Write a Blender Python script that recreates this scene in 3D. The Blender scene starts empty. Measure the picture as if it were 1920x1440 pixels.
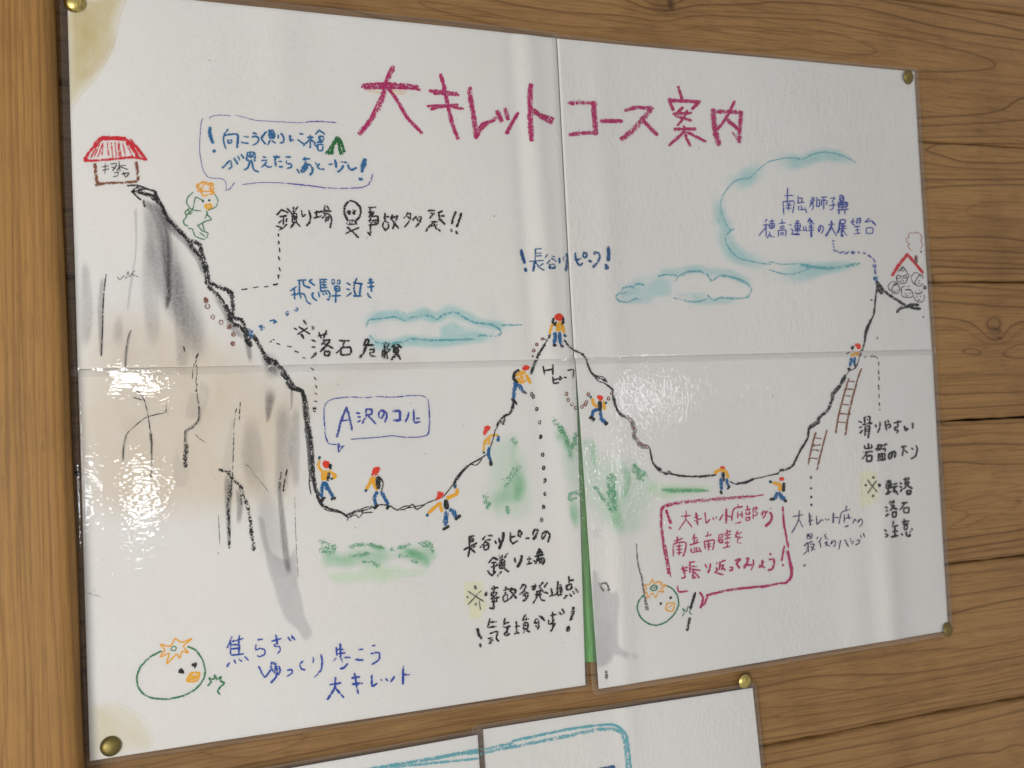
import bpy, bmesh, math, random
import numpy as np
from mathutils import Matrix, Vector

random.seed(4); rng = np.random.default_rng(4)
sc = bpy.context.scene
COL = sc.collection

# ---------------------------------------------------------------- camera
# The wall is the plane y = 0 (x to the right, z up). Wall coordinates: X to the right of
# the drawing's left edge, D down from its top edge, both in metres; z = Z0 - D.
Z0 = 1.55
SW, SH = 0.82, 0.60                      # the four sheets together
FPX, CX, CY = 1500.0, 960.0, 720.0       # focal length and centre in photo pixels
CAM = np.array([0.14136708, 0.34434296, -0.69124086])      # X, D, depth
ROT = np.array([[0.9565623, 0.04355009, -0.28825674],
                [-0.03325796, 0.99862553, 0.04050877],
                [0.2896247, -0.02916233, 0.95669592]])

def wp(X, D, off):
    """wall coordinates (off = metres out of the wall) to world"""
    return (X, -off, Z0 - D)

def PX(u, v, off=0.0):
    """where the line of sight through a photo pixel meets the plane `off` in front of the wall"""
    d = ROT.T @ np.array([(u-CX)/FPX, (v-CY)/FPX, 1.0])
    t = (-CAM[2] - off) / d[2]
    return CAM[0] + t*d[0], CAM[1] + t*d[1]

def PXA(uv, off=0.0):
    uv = np.asarray(uv, float)
    d = np.stack([(uv[:, 0]-CX)/FPX, (uv[:, 1]-CY)/FPX, np.ones(len(uv))], 1) @ ROT
    t = (-CAM[2] - off) / d[:, 2]
    return CAM[:2] + t[:, None]*d[:, :2]

cam_d = bpy.data.cameras.new("camera")
cam = bpy.data.objects.new("camera", cam_d); COL.objects.link(cam)
r = ROT
m = Matrix(((r[0][0], -r[1][0], -r[2][0], CAM[0]),
            (r[0][2], -r[1][2], -r[2][2], CAM[2]),
            (-r[0][1], r[1][1], r[2][1], Z0-CAM[1]),
            (0, 0, 0, 1)))
cam.matrix_world = m
cam_d.sensor_width = 36; cam_d.lens = FPX/1920*36
cam_d.clip_start = 0.01; cam_d.clip_end = 100
cam_d.dof.use_dof = True; cam_d.dof.focus_distance = 0.70; cam_d.dof.aperture_fstop = 5.0
sc.camera = cam

# ---------------------------------------------------------------- light
sc.view_settings.view_transform = 'Standard'; sc.view_settings.look = 'None'
sc.view_settings.gamma = 1; sc.view_settings.exposure = 0
sc.cycles.transparent_max_bounces = 64
sc.cycles.max_bounces = 8
w = bpy.data.worlds.new("World"); sc.world = w; w.use_nodes = True
bg = w.node_tree.nodes['Background']
bg.inputs[0].default_value = (1.0, 0.985, 0.985, 1); bg.inputs[1].default_value = 0.66

def area(name, X, D, depth, sx, sy, rad, col, look=(0.42, 0.3)):
    """rad = radiance of the pane; it faces the drawing"""
    L = bpy.data.lights.new(name, 'AREA'); L.shape = 'RECTANGLE'; L.size = sx; L.size_y = sy
    L.energy = rad*math.pi*sx*sy; L.color = col
    o = bpy.data.objects.new(name, L); COL.objects.link(o)
    p = Vector(wp(X, D, depth)); t = Vector(wp(look[0], look[1], 0))
    o.location = p; o.rotation_euler = (t-p).to_track_quat('-Z', 'Y').to_euler()
    return o
area("window_light", -2.2, 0.95, 3.0, 1.8, 1.2, 17.0, (1.0, 0.972, 0.93))
area("window_light", -0.36, 0.60, 2.6, 0.06, 0.16, 30, (0.90, 0.96, 1.0))
area("window_light", -0.56, 0.60, 2.6, 0.04, 0.18, 30, (0.90, 0.96, 1.0))
area("window_light", -0.36, 0.20, 2.6, 0.20, 0.06, 30, (0.92, 0.97, 1.0))
area("window_light", 1.80, 0.30, 2.6, 0.10, 0.20, 14, (0.95, 0.97, 1.0))
area("window_light", 1.60, 0.66, 2.6, 0.05, 0.28, 17, (0.95, 0.97, 1.0))
# ---------------------------------------------------------------- helpers
def tag(o, label=None, cat=None, group=None, kind=None):
    if label: o['label'] = label
    if cat: o['category'] = cat
    if group: o['group'] = group
    if kind: o['kind'] = kind
    return o

def empty(name, X, D, off=0.0):
    o = bpy.data.objects.new(name, None); COL.objects.link(o)
    o.location = wp(X, D, off); o.empty_display_size = 0.02
    return o

def link(name, me, mats, parent=None):
    o = bpy.data.objects.new(name, me); COL.objects.link(o)
    for mt in (mats if isinstance(mats, (list, tuple)) else [mats]): me.materials.append(mt)
    if parent is not None:
        o.parent = parent; o.location = -Vector(parent.location)
    return o

def mesh(name, verts, faces, attrs=None, smooth=False):
    me = bpy.data.meshes.new(name); me.from_pydata([tuple(map(float, v)) for v in verts], [], faces)
    for k, a in (attrs or {}).items():
        at = me.attributes.new(k, 'FLOAT', 'POINT'); at.data.foreach_set('value', np.asarray(a, np.float32))
    if smooth: me.polygons.foreach_set('use_smooth', [True]*len(me.polygons))
    me.update(); return me

class NT:
    """small node-tree builder"""
    def __init__(s, name):
        s.m = bpy.data.materials.new(name); s.m.use_nodes = True
        s.t = s.m.node_tree; s.t.nodes.clear(); s.out = s.n('ShaderNodeOutputMaterial')
    def n(s, typ, **kw):
        nd = s.t.nodes.new(typ)
        for k, v in kw.items():
            if k.startswith('_'): nd.inputs[int(k[1:])].default_value = v
            else: setattr(nd, k, v)
        return nd
    def l(s, a, b): s.t.links.new(a, b)
    def math(s, op, a, b=None, c=None, clamp=False):
        nd = s.n('ShaderNodeMath', operation=op, use_clamp=clamp)
        for i, x in enumerate((a, b, c)):
            if x is None: continue
            if isinstance(x, (int, float)): nd.inputs[i].default_value = x
            else: s.l(x, nd.inputs[i])
        return nd.outputs[0]
    def attr(s, name): return s.n('ShaderNodeAttribute', attribute_name=name).outputs['Fac']
    def noise(s, scale, detail=2, rough=0.5, vec=None, dist=0):
        nd = s.n('ShaderNodeTexNoise'); nd.inputs['Scale'].default_value = scale
        nd.inputs['Detail'].default_value = detail; nd.inputs['Roughness'].default_value = rough
        nd.inputs['Distortion'].default_value = dist
        if vec is not None: s.l(vec, nd.inputs['Vector'])
        return nd.outputs['Fac']
    def coord(s, scale=(1, 1, 1), loc=(0, 0, 0)):
        tc = s.n('ShaderNodeTexCoord'); mp = s.n('ShaderNodeMapping')
        mp.inputs['Scale'].default_value = scale; mp.inputs['Location'].default_value = loc
        s.l(tc.outputs['Object'], mp.inputs['Vector']); return mp.outputs[0]
    def mixc(s, fac, a, b, blend='MIX'):
        nd = s.n('ShaderNodeMix', data_type='RGBA', blend_type=blend)
        for i, x in ((0, fac), (6, a), (7, b)):
            if isinstance(x, (int, float)): nd.inputs[i].default_value = x
            elif isinstance(x, tuple): nd.inputs[i].default_value = (*x, 1)
            else: s.l(x, nd.inputs[i])
        return nd.outputs[2]
    def bump(s, h, strength, dist):
        b = s.n('ShaderNodeBump'); b.inputs['Strength'].default_value = strength
        b.inputs['Distance'].default_value = dist; s.l(h, b.inputs['Height']); return b.outputs[0]
    def end(s, sh): s.l(sh, s.out.inputs[0]); return s.m

def srgb(r, g, b):
    f = lambda c: (c/255/12.92) if c/255 <= .04045 else ((c/255+.055)/1.055)**2.4
    return (f(r), f(g), f(b))
# ---------------------------------------------------------------- wood
def wood_mat(name, light, mid, dark, axis, lw=1.0):
    t = NT(name)
    sc_ = (3.2, 60, 60) if axis == 'x' else (60, 60, 3.2)
    big = (1.2, 8, 8) if axis == 'x' else (8, 8, 1.2)
    fib = (9, 420, 420) if axis == 'x' else (420, 420, 9)
    c1 = t.coord(sc_); c2 = t.coord(big); c3 = t.coord(fib); c4 = t.coord((1, 1, 1))
    lev = t.attr('lev'); g = t.attr('grad'); kn = t.attr('knot')
    wob = t.math('MULTIPLY', t.math('SUBTRACT', t.noise(1.0, 3, .55, c1), .5), .10)
    L = t.math('ADD', lev, wob)
    fr = t.math('FRACT', L)
    up = t.math('DIVIDE', fr, g)                                   # metres past the ring line
    dn = t.math('DIVIDE', t.math('SUBTRACT', 1.0, fr), g)          # metres before it
    a = t.math('EXPONENT', t.math('MULTIPLY', up, -2000.0))
    b = t.math('EXPONENT', t.math('MULTIPLY', dn, -850.0))
    b = t.math('MULTIPLY', b, .95)
    line = t.math('MAXIMUM', a, b)
    # every ring has its own weight
    wn = t.n('ShaderNodeTexWhiteNoise', noise_dimensions='1D')
    t.l(t.math('FLOOR', t.math('ADD', L, .5)), wn.inputs['W'])
    wgt = t.math('MULTIPLY_ADD', wn.outputs['Value'], .65, .4)
    pn = t.noise(1.0, 2, .5, c2)
    wgt = t.math('MULTIPLY', wgt, t.math('MULTIPLY_ADD', pn, 1.0, .5))
    line = t.math('MULTIPLY', t.math('MULTIPLY', line, wgt), lw, clamp=True)
    base = t.mixc(t.math('MULTIPLY_ADD', t.noise(1.0, 4, .6, c2), 2.2, -.6, clamp=True), light, mid)
    oi = t.n('ShaderNodeObjectInfo')
    base = t.mixc(t.math('MULTIPLY', oi.outputs['Random'], .35), base, mid)
    tone = t.math('MULTIPLY_ADD', t.noise(1.0, 5, .65, t.coord((.9, 30, 30) if axis == 'x' else (30, 30, .9), (2, 5, 1))), 1.8, -.75, clamp=True)
    base = t.mixc(t.math('MULTIPLY', tone, .45), base, tuple(min(1, c_*1.35) for c_ in light))
    f = t.noise(1.0, 3, .6, c3)
    base = t.mixc(t.math('MULTIPLY', t.math('ABSOLUTE', t.math('SUBTRACT', f, .5)), 2.4), base, dark)
    # pores: short darker dashes along the grain, and soft blotches of handling dirt
    pores = t.noise(1.0, 2, .5, t.coord((45, 900, 900) if axis == 'x' else (900, 900, 45)))
    pores = t.math('MULTIPLY', t.math('GREATER_THAN', pores, .64), .34)
    base = t.mixc(pores, base, dark)
    bl = t.noise(9, 4, .62, c4)
    base = t.mixc(t.math('MULTIPLY_ADD', bl, 1.3, -.62, clamp=True), base, dark)
    col = t.mixc(line, base, dark)
    col = t.mixc(kn, col, (dark[0]*.45, dark[1]*.42, dark[2]*.5))
    p = t.n('ShaderNodeBsdfPrincipled')
    t.l(col, p.inputs['Base Color'])
    t.l(t.math('MULTIPLY_ADD', f, .3, .38), p.inputs['Roughness'])
    p.inputs['Specular IOR Level'].default_value = .2
    h = t.math('SUBTRACT', t.math('MULTIPLY', f, .9), t.math('MULTIPLY', line, .9))
    t.l(t.bump(h, .5, .0006), p.inputs['Normal'])
    return t.end(p.outputs[0])

def tps(cx, cv, aniso):
    """smooth field through control points: cx (n,2) positions, cv values; long along axis 0"""
    S = np.array([aniso, 1.0])*10
    P = np.asarray(cx)*S; n = len(P)
    def k(a, b):
        r2 = ((a[:, None]-b[None])**2).sum(2)+1e-9
        return .5*r2*np.log(r2)
    A = np.zeros((n+3, n+3)); A[:n, :n] = k(P, P)+np.eye(n)*2e-3
    A[:n, n] = 1; A[:n, n+1:] = P; A[n:, :n] = A[:n, n:].T
    sol = np.linalg.solve(A, np.r_[cv, 0, 0, 0])
    def f(Q):
        Q = np.asarray(Q)*S
        out = np.empty(len(Q))
        for i in range(0, len(Q), 4000):
            q = Q[i:i+4000]; out[i:i+4000] = k(q, P)@sol[:n]+sol[n]+q@sol[n+1:]
        return out
    return f

def parse(s, ox, oy, sc_):
    """'x,y x,y; x,y ...' in an enlargement with origin (ox,oy) -> lists of photo pixels (+ width)"""
    out = []
    for st in s.split(';'):
        st = st.strip()
        if not st: continue
        pts = []
        for p in st.split():
            q = [float(a) for a in p.split(',')]
            pts.append((ox+q[0]/sc_, oy+q[1]/sc_, q[2] if len(q) > 2 else None))
        out.append(pts)
    return out

def dens(poly, n):
    poly = np.asarray(poly, float)
    L = np.r_[0, np.cumsum(np.hypot(*np.diff(poly, axis=0).T))]
    t = np.linspace(0, L[-1], n)
    return np.stack([np.interp(t, L, poly[:, 0]), np.interp(t, L, poly[:, 1])], 1)

T0, T1, T2, T3 = (1440, 0), (1440, 360), (1440, 720), (1440, 1080)
GR = {  # plank -> (tile, level, line)
 0: [(T0, 0, "1400,0 1920,60"), (T0, 1, "900,-200 1920,-60"), (T0, 2, "900,-320 1920,-190"), (T0, -1, "900,30 1920,160")],
 1: [(T0, 4, "1080,15 1500,90 1920,165"), (T0, 3, "860,0 1400,110 1920,230"), (T0, 2, "0,5 300,20 700,50 1000,130 1300,210 1920,295"),
     (T0, 1, "0,100 500,115 700,130 1000,200 1400,300 1920,380"), (T0, 0, "0,130 400,150 700,210 1100,290 1450,375 1640,430 1745,490 1600,530 1350,540 1120,540"),
     (T0, -1, "0,205 250,208 500,240 700,310 835,375 780,405 620,418 450,405 235,355 0,380"),
     (T0, 1, "1130,590 1500,600 1920,640"), (T0, 2, "1120,885 1600,860 1800,815 1890,745 1960,730"), (T0, 3, "1120,945 1600,925 1920,900"),
     (T0, 4, "1120,995 1500,980 1920,965"), (T0, 5, "1120,1030 1920,1020"),
     ((960, 0), 0, "0,30 400,90 900,115 1250,98 1920,128"), ((960, 0), -1, "0,140 400,190 760,207 1000,190 1240,180 1600,195 1920,205"),
     ((960, 0), -1, "1450,400 1700,370 1920,378"), ((960, 0), 1, "700,20 1000,70 1180,70 1920,95"),
     ((480, 0), -1, "1270,0 1600,60 1920,130"), ((480, 0), 0, "0,10 400,40 700,70 900,130 1000,145"), ((0, 0), 1, "1200,0 1920,60"),
     ((0, 0), 3, "400,300 500,310"), ((0, 0), 5, "400,600 500,605")],
 2: [(T0, 6, "1130,1130 1280,1150 1450,1220"), (T0, 5, "1135,1215 1400,1255 1920,1280"), (T0, 4, "1150,1300 1500,1310 1920,1305"),
     (T0, 3, "1150,1345 1500,1345 1920,1342"), (T0, 2, "1150,1415 1500,1385 1920,1385"),
     (T1, 1, "1920,85 1740,65 1560,95 1445,155 1560,190 1740,212 1920,212"), (T1, 2, "1190,345 1500,338 1750,345 1920,370"), (T1, 3, "1200,445 1500,435 1920,465"),
     (T1, 4, "1200,485 1920,498"), (T1, 5, "1205,510 1600,530 1920,550"), (T1, 6, "1210,570 1920,580"), (T1, 7, "1210,620 1920,615"),
     ((0, 360), 2, "400,150 500,150"), ((0, 360), 4, "400,400 500,400")],
 3: [(T1, 5, "1200,700 1400,700 1920,740"), (T1, 4, "1220,755 1920,785"), (T1, 3, "1225,815 1500,835 1920,860"), (T1, 2, "1230,940 1400,950 1540,975 1600,1008 1700,1025 1790,1000 1920,970"),
     (T1, 1, "1240,1000 1400,1010 1560,1040 1620,1075 1710,1108 1790,1078 1920,1010"), (T1, 0, "1920,1135 1750,1138 1600,1150 1430,1195 1560,1230 1750,1248 1920,1250"),
     (T1, 1, "1250,1375 1600,1365 1920,1375"), (T2, 2, "1270,80 1600,68 1920,62"), (T2, 3, "1270,190 1600,180 1920,155"), (T2, 4, "1270,240 1920,215"),
     ((0, 720), 3, "400,0 500,0"), ((0, 720), 5, "400,400 500,400")],
 4: [(T2, 0, "1270,310 1920,290"), (T2, 1, "1275,385 1600,370 1920,368"), (T2, 2, "1275,462 1600,450 1920,455"), (T2, 3, "1280,585 1500,590 1650,605 1920,600"),
     (T2, 4, "1320,935 1450,930 1560,955 1615,990 1560,1040 1450,1080 1320,1105"), (T2, 4, "1990,850 1860,860 1795,890 1860,915 1990,930"), (T2, 3, "1325,1170 1600,1130 1920,1090"),
     (T2, 2, "1330,1250 1600,1210 1920,1160"), (T2, 1, "1330,1292 1600,1245 1920,1212"), (T2, 0, "1330,1330 1920,1262"),
     ((0, 1080), 1, "560,150 640,150"), ((0, 1080), 3, "560,600 640,600")],
 5: [(T2, 5, "1330,1440 1600,1405 1920,1380"), (T3, 4, "1340,95 1600,60 1920,18"), (T3, 3, "1340,155 1600,120 1920,70"), (T3, 2, "1380,290 1500,250 1700,205 1920,165"),
     (T3, 1, "0,755 400,670 700,615 900,575 1080,565 1300,548 1600,540 1800,500 1920,465"), (T3, 0, "0,820 300,755 600,740 1000,740 1300,700 1600,655 1920,600"),
     (T3, -1, "0,870 200,840 400,850 600,858 900,830 1300,770 1920,650"), (T3, -2, "0,990 400,970 700,925 1100,860 1500,790 1920,700"),
     (T3, -3, "0,1060 400,1040 1000,940 1920,770"), (T3, -4, "0,1170 300,1110 1100,980 1920,840"), (T3, -5, "0,1220 500,1150 1200,1000 1920,880"),
     ((480, 1080), 1, "-400,1345 0,1370 200,1310 330,1250 400,1215 380,1190 200,1195 -400,1300"), ((480, 1080), 0, "-300,1480 0,1400 400,1330 900,1230 1100,1200 1530,1100"), ((960, 1080), 0, "-300,1090 0,1050 250,1010 640,980")],
 6: [(T3, 0, "0,1410 500,1310 900,1240 1400,1140 1920,1000"), (T3, 1, "300,1440 900,1330 1400,1230 1920,1130"), (T3, 2, "1000,1440 1500,1330 1800,1325 1990,1345"),
     (T3, -1, "0,1340 900,1170 1920,930")],
}
KN = [((1240, 6), .0105, .9), ((1866, 626), .0085, .85), ((1780, 156), .002, .7), ((1730, 166), .002, .5), ((1905, 942), .004, .6), ((1905, 1418), .006, .35), ((1716, 1318), .0018, .4)]
SEAM = [-.386, -.134, .1255, .381, .634, .888, 1.1445, 1.4]
mat_plank = wood_mat("stained_pine", (0.2372, 0.1340, 0.0516), (0.1858, 0.0986, 0.0338), (0.0533, 0.0220, 0.0060), 'x')
mat_post = wood_mat("pale_pine", (0.2893, 0.1562, 0.0454), (0.2371, 0.1213, 0.0327), (0.1041, 0.0454, 0.0125), 'z', .6)

wall = empty("wooden_wall", .4, .3, -.02)
tag(wall, "plank wall of brown pine boards laid level, behind the pinned drawing", "wall")
back_m = NT("dark_gap"); p_ = back_m.n('ShaderNodeBsdfDiffuse'); p_.inputs[0].default_value = (.012, .009, .006, 1); back_m = back_m.end(p_.outputs[0])
v = [wp(-.45, -.30, -.022), wp(1.5, -.30, -.022), wp(1.5, .9, -.022), wp(-.45, .9, -.022)]
link("backing_board", mesh("backing_board", v, [(0, 3, 2, 1)]), back_m, wall)

X0, X1 = -.42, 1.45
for i in range(7):
    d0, d1 = SEAM[i]*SH, SEAM[i+1]*SH
    gap = .0011
    ctr, val = [], []
    for (org, lv, s) in GR[i]:
        pts = [(p[0], p[1]) for p in parse(s, org[0], org[1], 4)[0]]
        pts = dens(pts, max(4, int(len(pts)*2.2)))
        q = PXA(pts); ctr += [tuple(a) for a in q]; val += [lv]*len(q)
    # loose controls beyond what the photograph shows, so the rings go on
    xs = [a[0] for a in ctr]
    sgn = 1 if i not in (5,) else -1
    for X in (X0-.1, X1+.1, -.2, 1.25):
        for k, D in enumerate(np.linspace(d0, d1, 5)):
            ctr.append((X, D)); val.append(6.5-abs(k-2)*0+(abs(k-2)*1.9 if i % 2 else -k*1.6)*1.0 - 4 + rng.normal()*.5)
    if i in (2, 3, 4):                                   # hidden behind the sheets
        for X in (.25, .5, .75):
            for k, D in enumerate(np.linspace(d0, d1, 4)):
                ctr.append((X, D)); val.append(2+rng.normal()*.8+abs(k-1.5)*1.5)
    ctr = np.array(ctr); val = np.array(val, float)
    F = tps(ctr, val, .22)
    nx, nd = 300, 52
    gx = np.linspace(X0, X1, nx); gd = np.linspace(d0+gap, d1-gap, nd)
    G = np.stack(np.meshgrid(gx, gd, indexing='ij'), -1).reshape(-1, 2)
    lev = F(G)
    e = 5e-4
    g = np.hypot((F(G+[e, 0])-F(G-[e, 0]))/(2*e), (F(G+[0, e])-F(G-[0, e]))/(2*e))
    g = np.clip(g, 8, 600)
    kn = np.zeros(len(G))
    for (pp, rr, st) in KN:
        c = PX(*pp); dd = np.hypot((G[:, 0]-c[0])/1.25, G[:, 1]-c[1])
        kn = np.maximum(kn, st*(.35*np.clip(1.1-dd/rr, 0, 1)+.9*np.exp(-((dd/rr-.85)/.16)**2)*(.6+.4*np.sin(np.arctan2(G[:, 1]-c[1], G[:, 0]-c[0])+2))))
        lev = lev + 1.6*st*np.exp(-(dd/(rr*2.0))**2)*min(1, rr/.006)
    # worn, uneven plank edges
    ed = np.minimum(G[:, 1]-gd[0], gd[-1]-G[:, 1])
    wav = .0006*np.sin(G[:, 0]*23+i)+.0004*np.sin(G[:, 0]*71+i*2)+.0003*np.sin(G[:, 0]*190+i)*np.sin(G[:, 0]*37)
    off = -.0016*np.exp(-ed/.0012) + (rng.normal()*.0003 if i else 0) - (.0008 if i % 2 else .0)
    verts = [wp(a[0], a[1]+(wv if (k % nd in (0, nd-1)) else 0), o_) for k, (a, o_, wv) in enumerate(zip(G, off, wav))]
    faces = []
    for a in range(nx-1):
        for b in range(nd-1):
            k = a*nd+b; faces.append((k, k+1, k+nd+1, k+nd))
    # the plank's thickness
    n0 = len(verts)
    low = [k*nd for k in range(nx)]; hi = [k*nd+nd-1 for k in range(nx)]
    for k in low+hi:
        x, y, z = verts[k]; verts.append((x, .02, z))
    for k in range(nx-1):
        faces.append((low[k], low[k+1], n0+k+1, n0+k))
        faces.append((hi[k+1], hi[k], n0+nx+k, n0+nx+k+1))
    ext = lambda a, fill: np.r_[a, a[low], a[hi]] if fill is None else np.r_[a, np.full(2*nx, fill)]
    me = mesh("plank", verts, faces, {'lev': ext(lev, None), 'grad': ext(g, None), 'knot': ext(kn, None)}, True)
    link("plank", me, mat_plank, wall)

# the upright post to the left, standing proud of the planks
PO = .020
post = empty("wooden_post", -.05, .3, 0)
tag(post, "pale upright wooden post at the left edge, standing proud of the planks", "post")
PG = [(0, "0,1150 12,1230 20,1290 14,1350 0,1395"), (1, "8,0 10,360 14,720 24,1080 36,1250 36,1440"), (2, "20,0 24,360 30,720 40,1080 50,1250 50,1440"),
      (3, "27,0 37,360 37,720 47,1080 65,1300 65,1440"), (4, "42,0 48,360 46,720 56,1080 76,1440"), (5, "57,0 64,360 65,720 80,1080 97,1440"),
      (6, "72,0 83,360 85,720 98,1080 120,1440"), (7, "84,0 96,360 102,720 114,1080 134,1440"), (-1, "-30,0 -25,400 -24,1000 -18,1440"), (-3, "-100,0 -95,700 -80,1440")]
ctr, val = [], []
for lv, s in PG:
    q = PXA(dens([(p[0], p[1]) for p in parse(s, 0, 0, 1)[0]], 12), PO)
    ctr += [(a[1], a[0]) for a in q]; val += [lv]*12
F = tps(np.array(ctr), np.array(val, float), .12)
(xt, dt), (xb, db) = PX(91, 0, PO), PX(148, 1440, PO)
nz, nxp = 160, 50
verts = []; Gs = []
for a in np.linspace(-.25, .85, nz):
    xr = xt+(xb-xt)*(a-dt)/(db-dt) + .0003*math.sin(a*31)
    for k in range(nxp):
        x = -.28+(xr+.28)*k/(nxp-1); e_ = xr-x
        verts.append(wp(x, a, PO-.0022*math.exp(-e_/.0016))); Gs.append((a, x))
Gs = np.array(Gs); lev = F(Gs); e = 5e-4
g = np.clip(np.hypot((F(Gs+[e, 0])-F(Gs-[e, 0]))/(2*e), (F(Gs+[0, e])-F(Gs-[0, e]))/(2*e)), 8, 600)
faces = [(a*nxp+b, (a+1)*nxp+b, (a+1)*nxp+b+1, a*nxp+b+1) for a in range(nz-1) for b in range(nxp-1)]
n0 = len(verts)
for a in range(nz):
    x, y, z = verts[a*nxp+nxp-1]; verts.append((x+.0004, -.0002, z))
for a in range(nz-1):
    faces.append((a*nxp+nxp-1, (a+1)*nxp+nxp-1, n0+a+1, n0+a))
last = [a*nxp+nxp-1 for a in range(nz)]
me = mesh("post_board", verts, faces, {'lev': np.r_[lev, lev[last]], 'grad': np.r_[g, g[last]], 'knot': np.zeros(len(verts))}, True)
link("post_board", me, mat_post, post)
# ---------------------------------------------------------------- paper, film and ink
MM = .001
def wave(X, D):
    """how far the laminated sheets belly off the wall, metres"""
    X = np.asarray(X, float); D = np.asarray(D, float)
    y = .0007*np.sin(X*9+D*3)+.0004*np.sin(X*21-D*7+1)+.0004*np.sin(D*16+X*4)
    def ridge(x0, sl, s, a, dc=.3, ds=9): return a*np.exp(-((X-x0-sl*(D-dc))/s)**2)*np.exp(-((D-dc)/ds)**2)
    y = y+ridge(.385, .045, .010, .0006, .15, .30)+ridge(.366, .03, .006, -.00028, .15, .22)
    y = y+ridge(.448, .01, .013, .0004, .25, .3)
    y = y+ridge(.745, .02, .016, .0011, .56, .12)+ridge(.705, .0, .02, .0005, .58, .1)
    y = y+ridge(.16, -.02, .018, .0004, .0, .12)+ridge(.445, .02, .010, .0005, .55, .12)
    y = y+.0008*np.exp(-((X-.02)/.03)**2)*np.exp(-((D-.30)/.05)**2)
    return y+.0021

def paper_mat():
    t = NT("drawing_paper")
    c = t.coord()
    n1 = t.noise(26, 4, .6, c); n2 = t.noise(900, 3, .6, c); n3 = t.noise(7, 3, .6, t.coord((1, 1, 1), (3, 1, 2)))
    base = t.mixc(t.math('MULTIPLY_ADD', n1, .8, -.2, clamp=True), (.765, .755, .735), (.80, .795, .785))
    base = t.mixc(t.math('MULTIPLY_ADD', n3, 1.2, -.45, clamp=True), base, (.80, .775, .725))
    speck = t.n('ShaderNodeTexVoronoi'); speck.inputs['Scale'].default_value = 85
    t.l(c, speck.inputs['Vector'])
    s1 = t.math('LESS_THAN', speck.outputs['Distance'], .045)
    s2 = t.math('GREATER_THAN', t.noise(40, 1, .5, c), .62)
    base = t.mixc(t.math('MULTIPLY', t.math('MULTIPLY', s1, s2), .55), base, (.22, .19, .15))
    p = t.n('ShaderNodeBsdfPrincipled'); t.l(base, p.inputs['Base Color'])
    p.inputs['Roughness'].default_value = .75; p.inputs['Specular IOR Level'].default_value = .2
    t.l(t.bump(n2, .6, .0003), p.inputs['Normal'])
    return t.end(p.outputs[0])
MP = paper_mat()

def film_mat(name, wrinkle, haze, wr_dir=(1, 1, 2.2), rough=.035, fine=1.0):
    t = NT(name)
    c = t.coord(wr_dir); c0 = t.coord()
    n1 = t.noise(165*fine, 1.5, .5, c, .4); n2 = t.noise(420*fine, 0, .5, c); n3 = t.noise(14, 2, .5, c0)
    amt = t.math('MULTIPLY_ADD', t.noise(9, 2, .5, t.coord((1, 1, 1), (5, 2, 7))), 3.0, -.95, clamp=True)
    amt = t.math('MULTIPLY_ADD', amt, .75, .25)
    h = t.math('ADD', t.math('MULTIPLY', t.math('ADD', n1, t.math('MULTIPLY', n2, .26)), amt), t.math('MULTIPLY', n3, 1.6))
    # fine scratches
    sc1 = t.math('GREATER_THAN', t.noise(30, 2, .5, t.coord((14, 14, 1.0))), .74)
    nrm = t.bump(h, 1.0, wrinkle)
    fz = t.n('ShaderNodeFresnel'); fz.inputs[0].default_value = 1.5; t.l(nrm, fz.inputs['Normal'])
    gl = t.n('ShaderNodeBsdfGlossy'); gl.inputs['Roughness'].default_value = rough; t.l(nrm, gl.inputs['Normal'])
    tr = t.n('ShaderNodeBsdfTransparent'); tr.inputs[0].default_value = (.985, .985, .98, 1)
    df = t.n('ShaderNodeBsdfDiffuse'); df.inputs[0].default_value = (.5, .5, .5, 1)
    e = t.attr('edge')
    hz = t.math('MULTIPLY_ADD', e, .02, haze)
    m1 = t.n('ShaderNodeMixShader'); t.l(hz, m1.inputs[0]); t.l(tr.outputs[0], m1.inputs[1]); t.l(df.outputs[0], m1.inputs[2])
    m2 = t.n('ShaderNodeMixShader'); t.l(fz.outputs[0], m2.inputs[0]); t.l(m1.outputs[0], m2.inputs[1]); t.l(gl.outputs[0], m2.inputs[2])
    return t.end(m2.outputs[0])
MF_L = film_mat("laminate_film_wrinkled", .00015, .006, (.75, 1, 1.5), .006)
MF_R = film_mat("laminate_film", .00024, .02, (1.5, 1, .8), .006, 1.25)
def rim_mat():
    t = NT("film_rim")
    tr = t.n('ShaderNodeBsdfTransparent'); pr = t.n('ShaderNodeBsdfPrincipled')
    pr.inputs['Base Color'].default_value = (.55, .52, .46, 1); pr.inputs['Roughness'].default_value = .12
    mx = t.n('ShaderNodeMixShader'); mx.inputs[0].default_value = .09
    t.l(tr.outputs[0], mx.inputs[1]); t.l(pr.outputs[0], mx.inputs[2]); return t.end(mx.outputs[0])
M_RIM = rim_mat()

def bil(q, s, t):
    q = np.asarray(q, float)
    return ((1-s)*(1-t))[:, None]*q[0]+(s*(1-t))[:, None]*q[1]+(s*t)[:, None]*q[2]+((1-s)*t)[:, None]*q[3]

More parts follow.
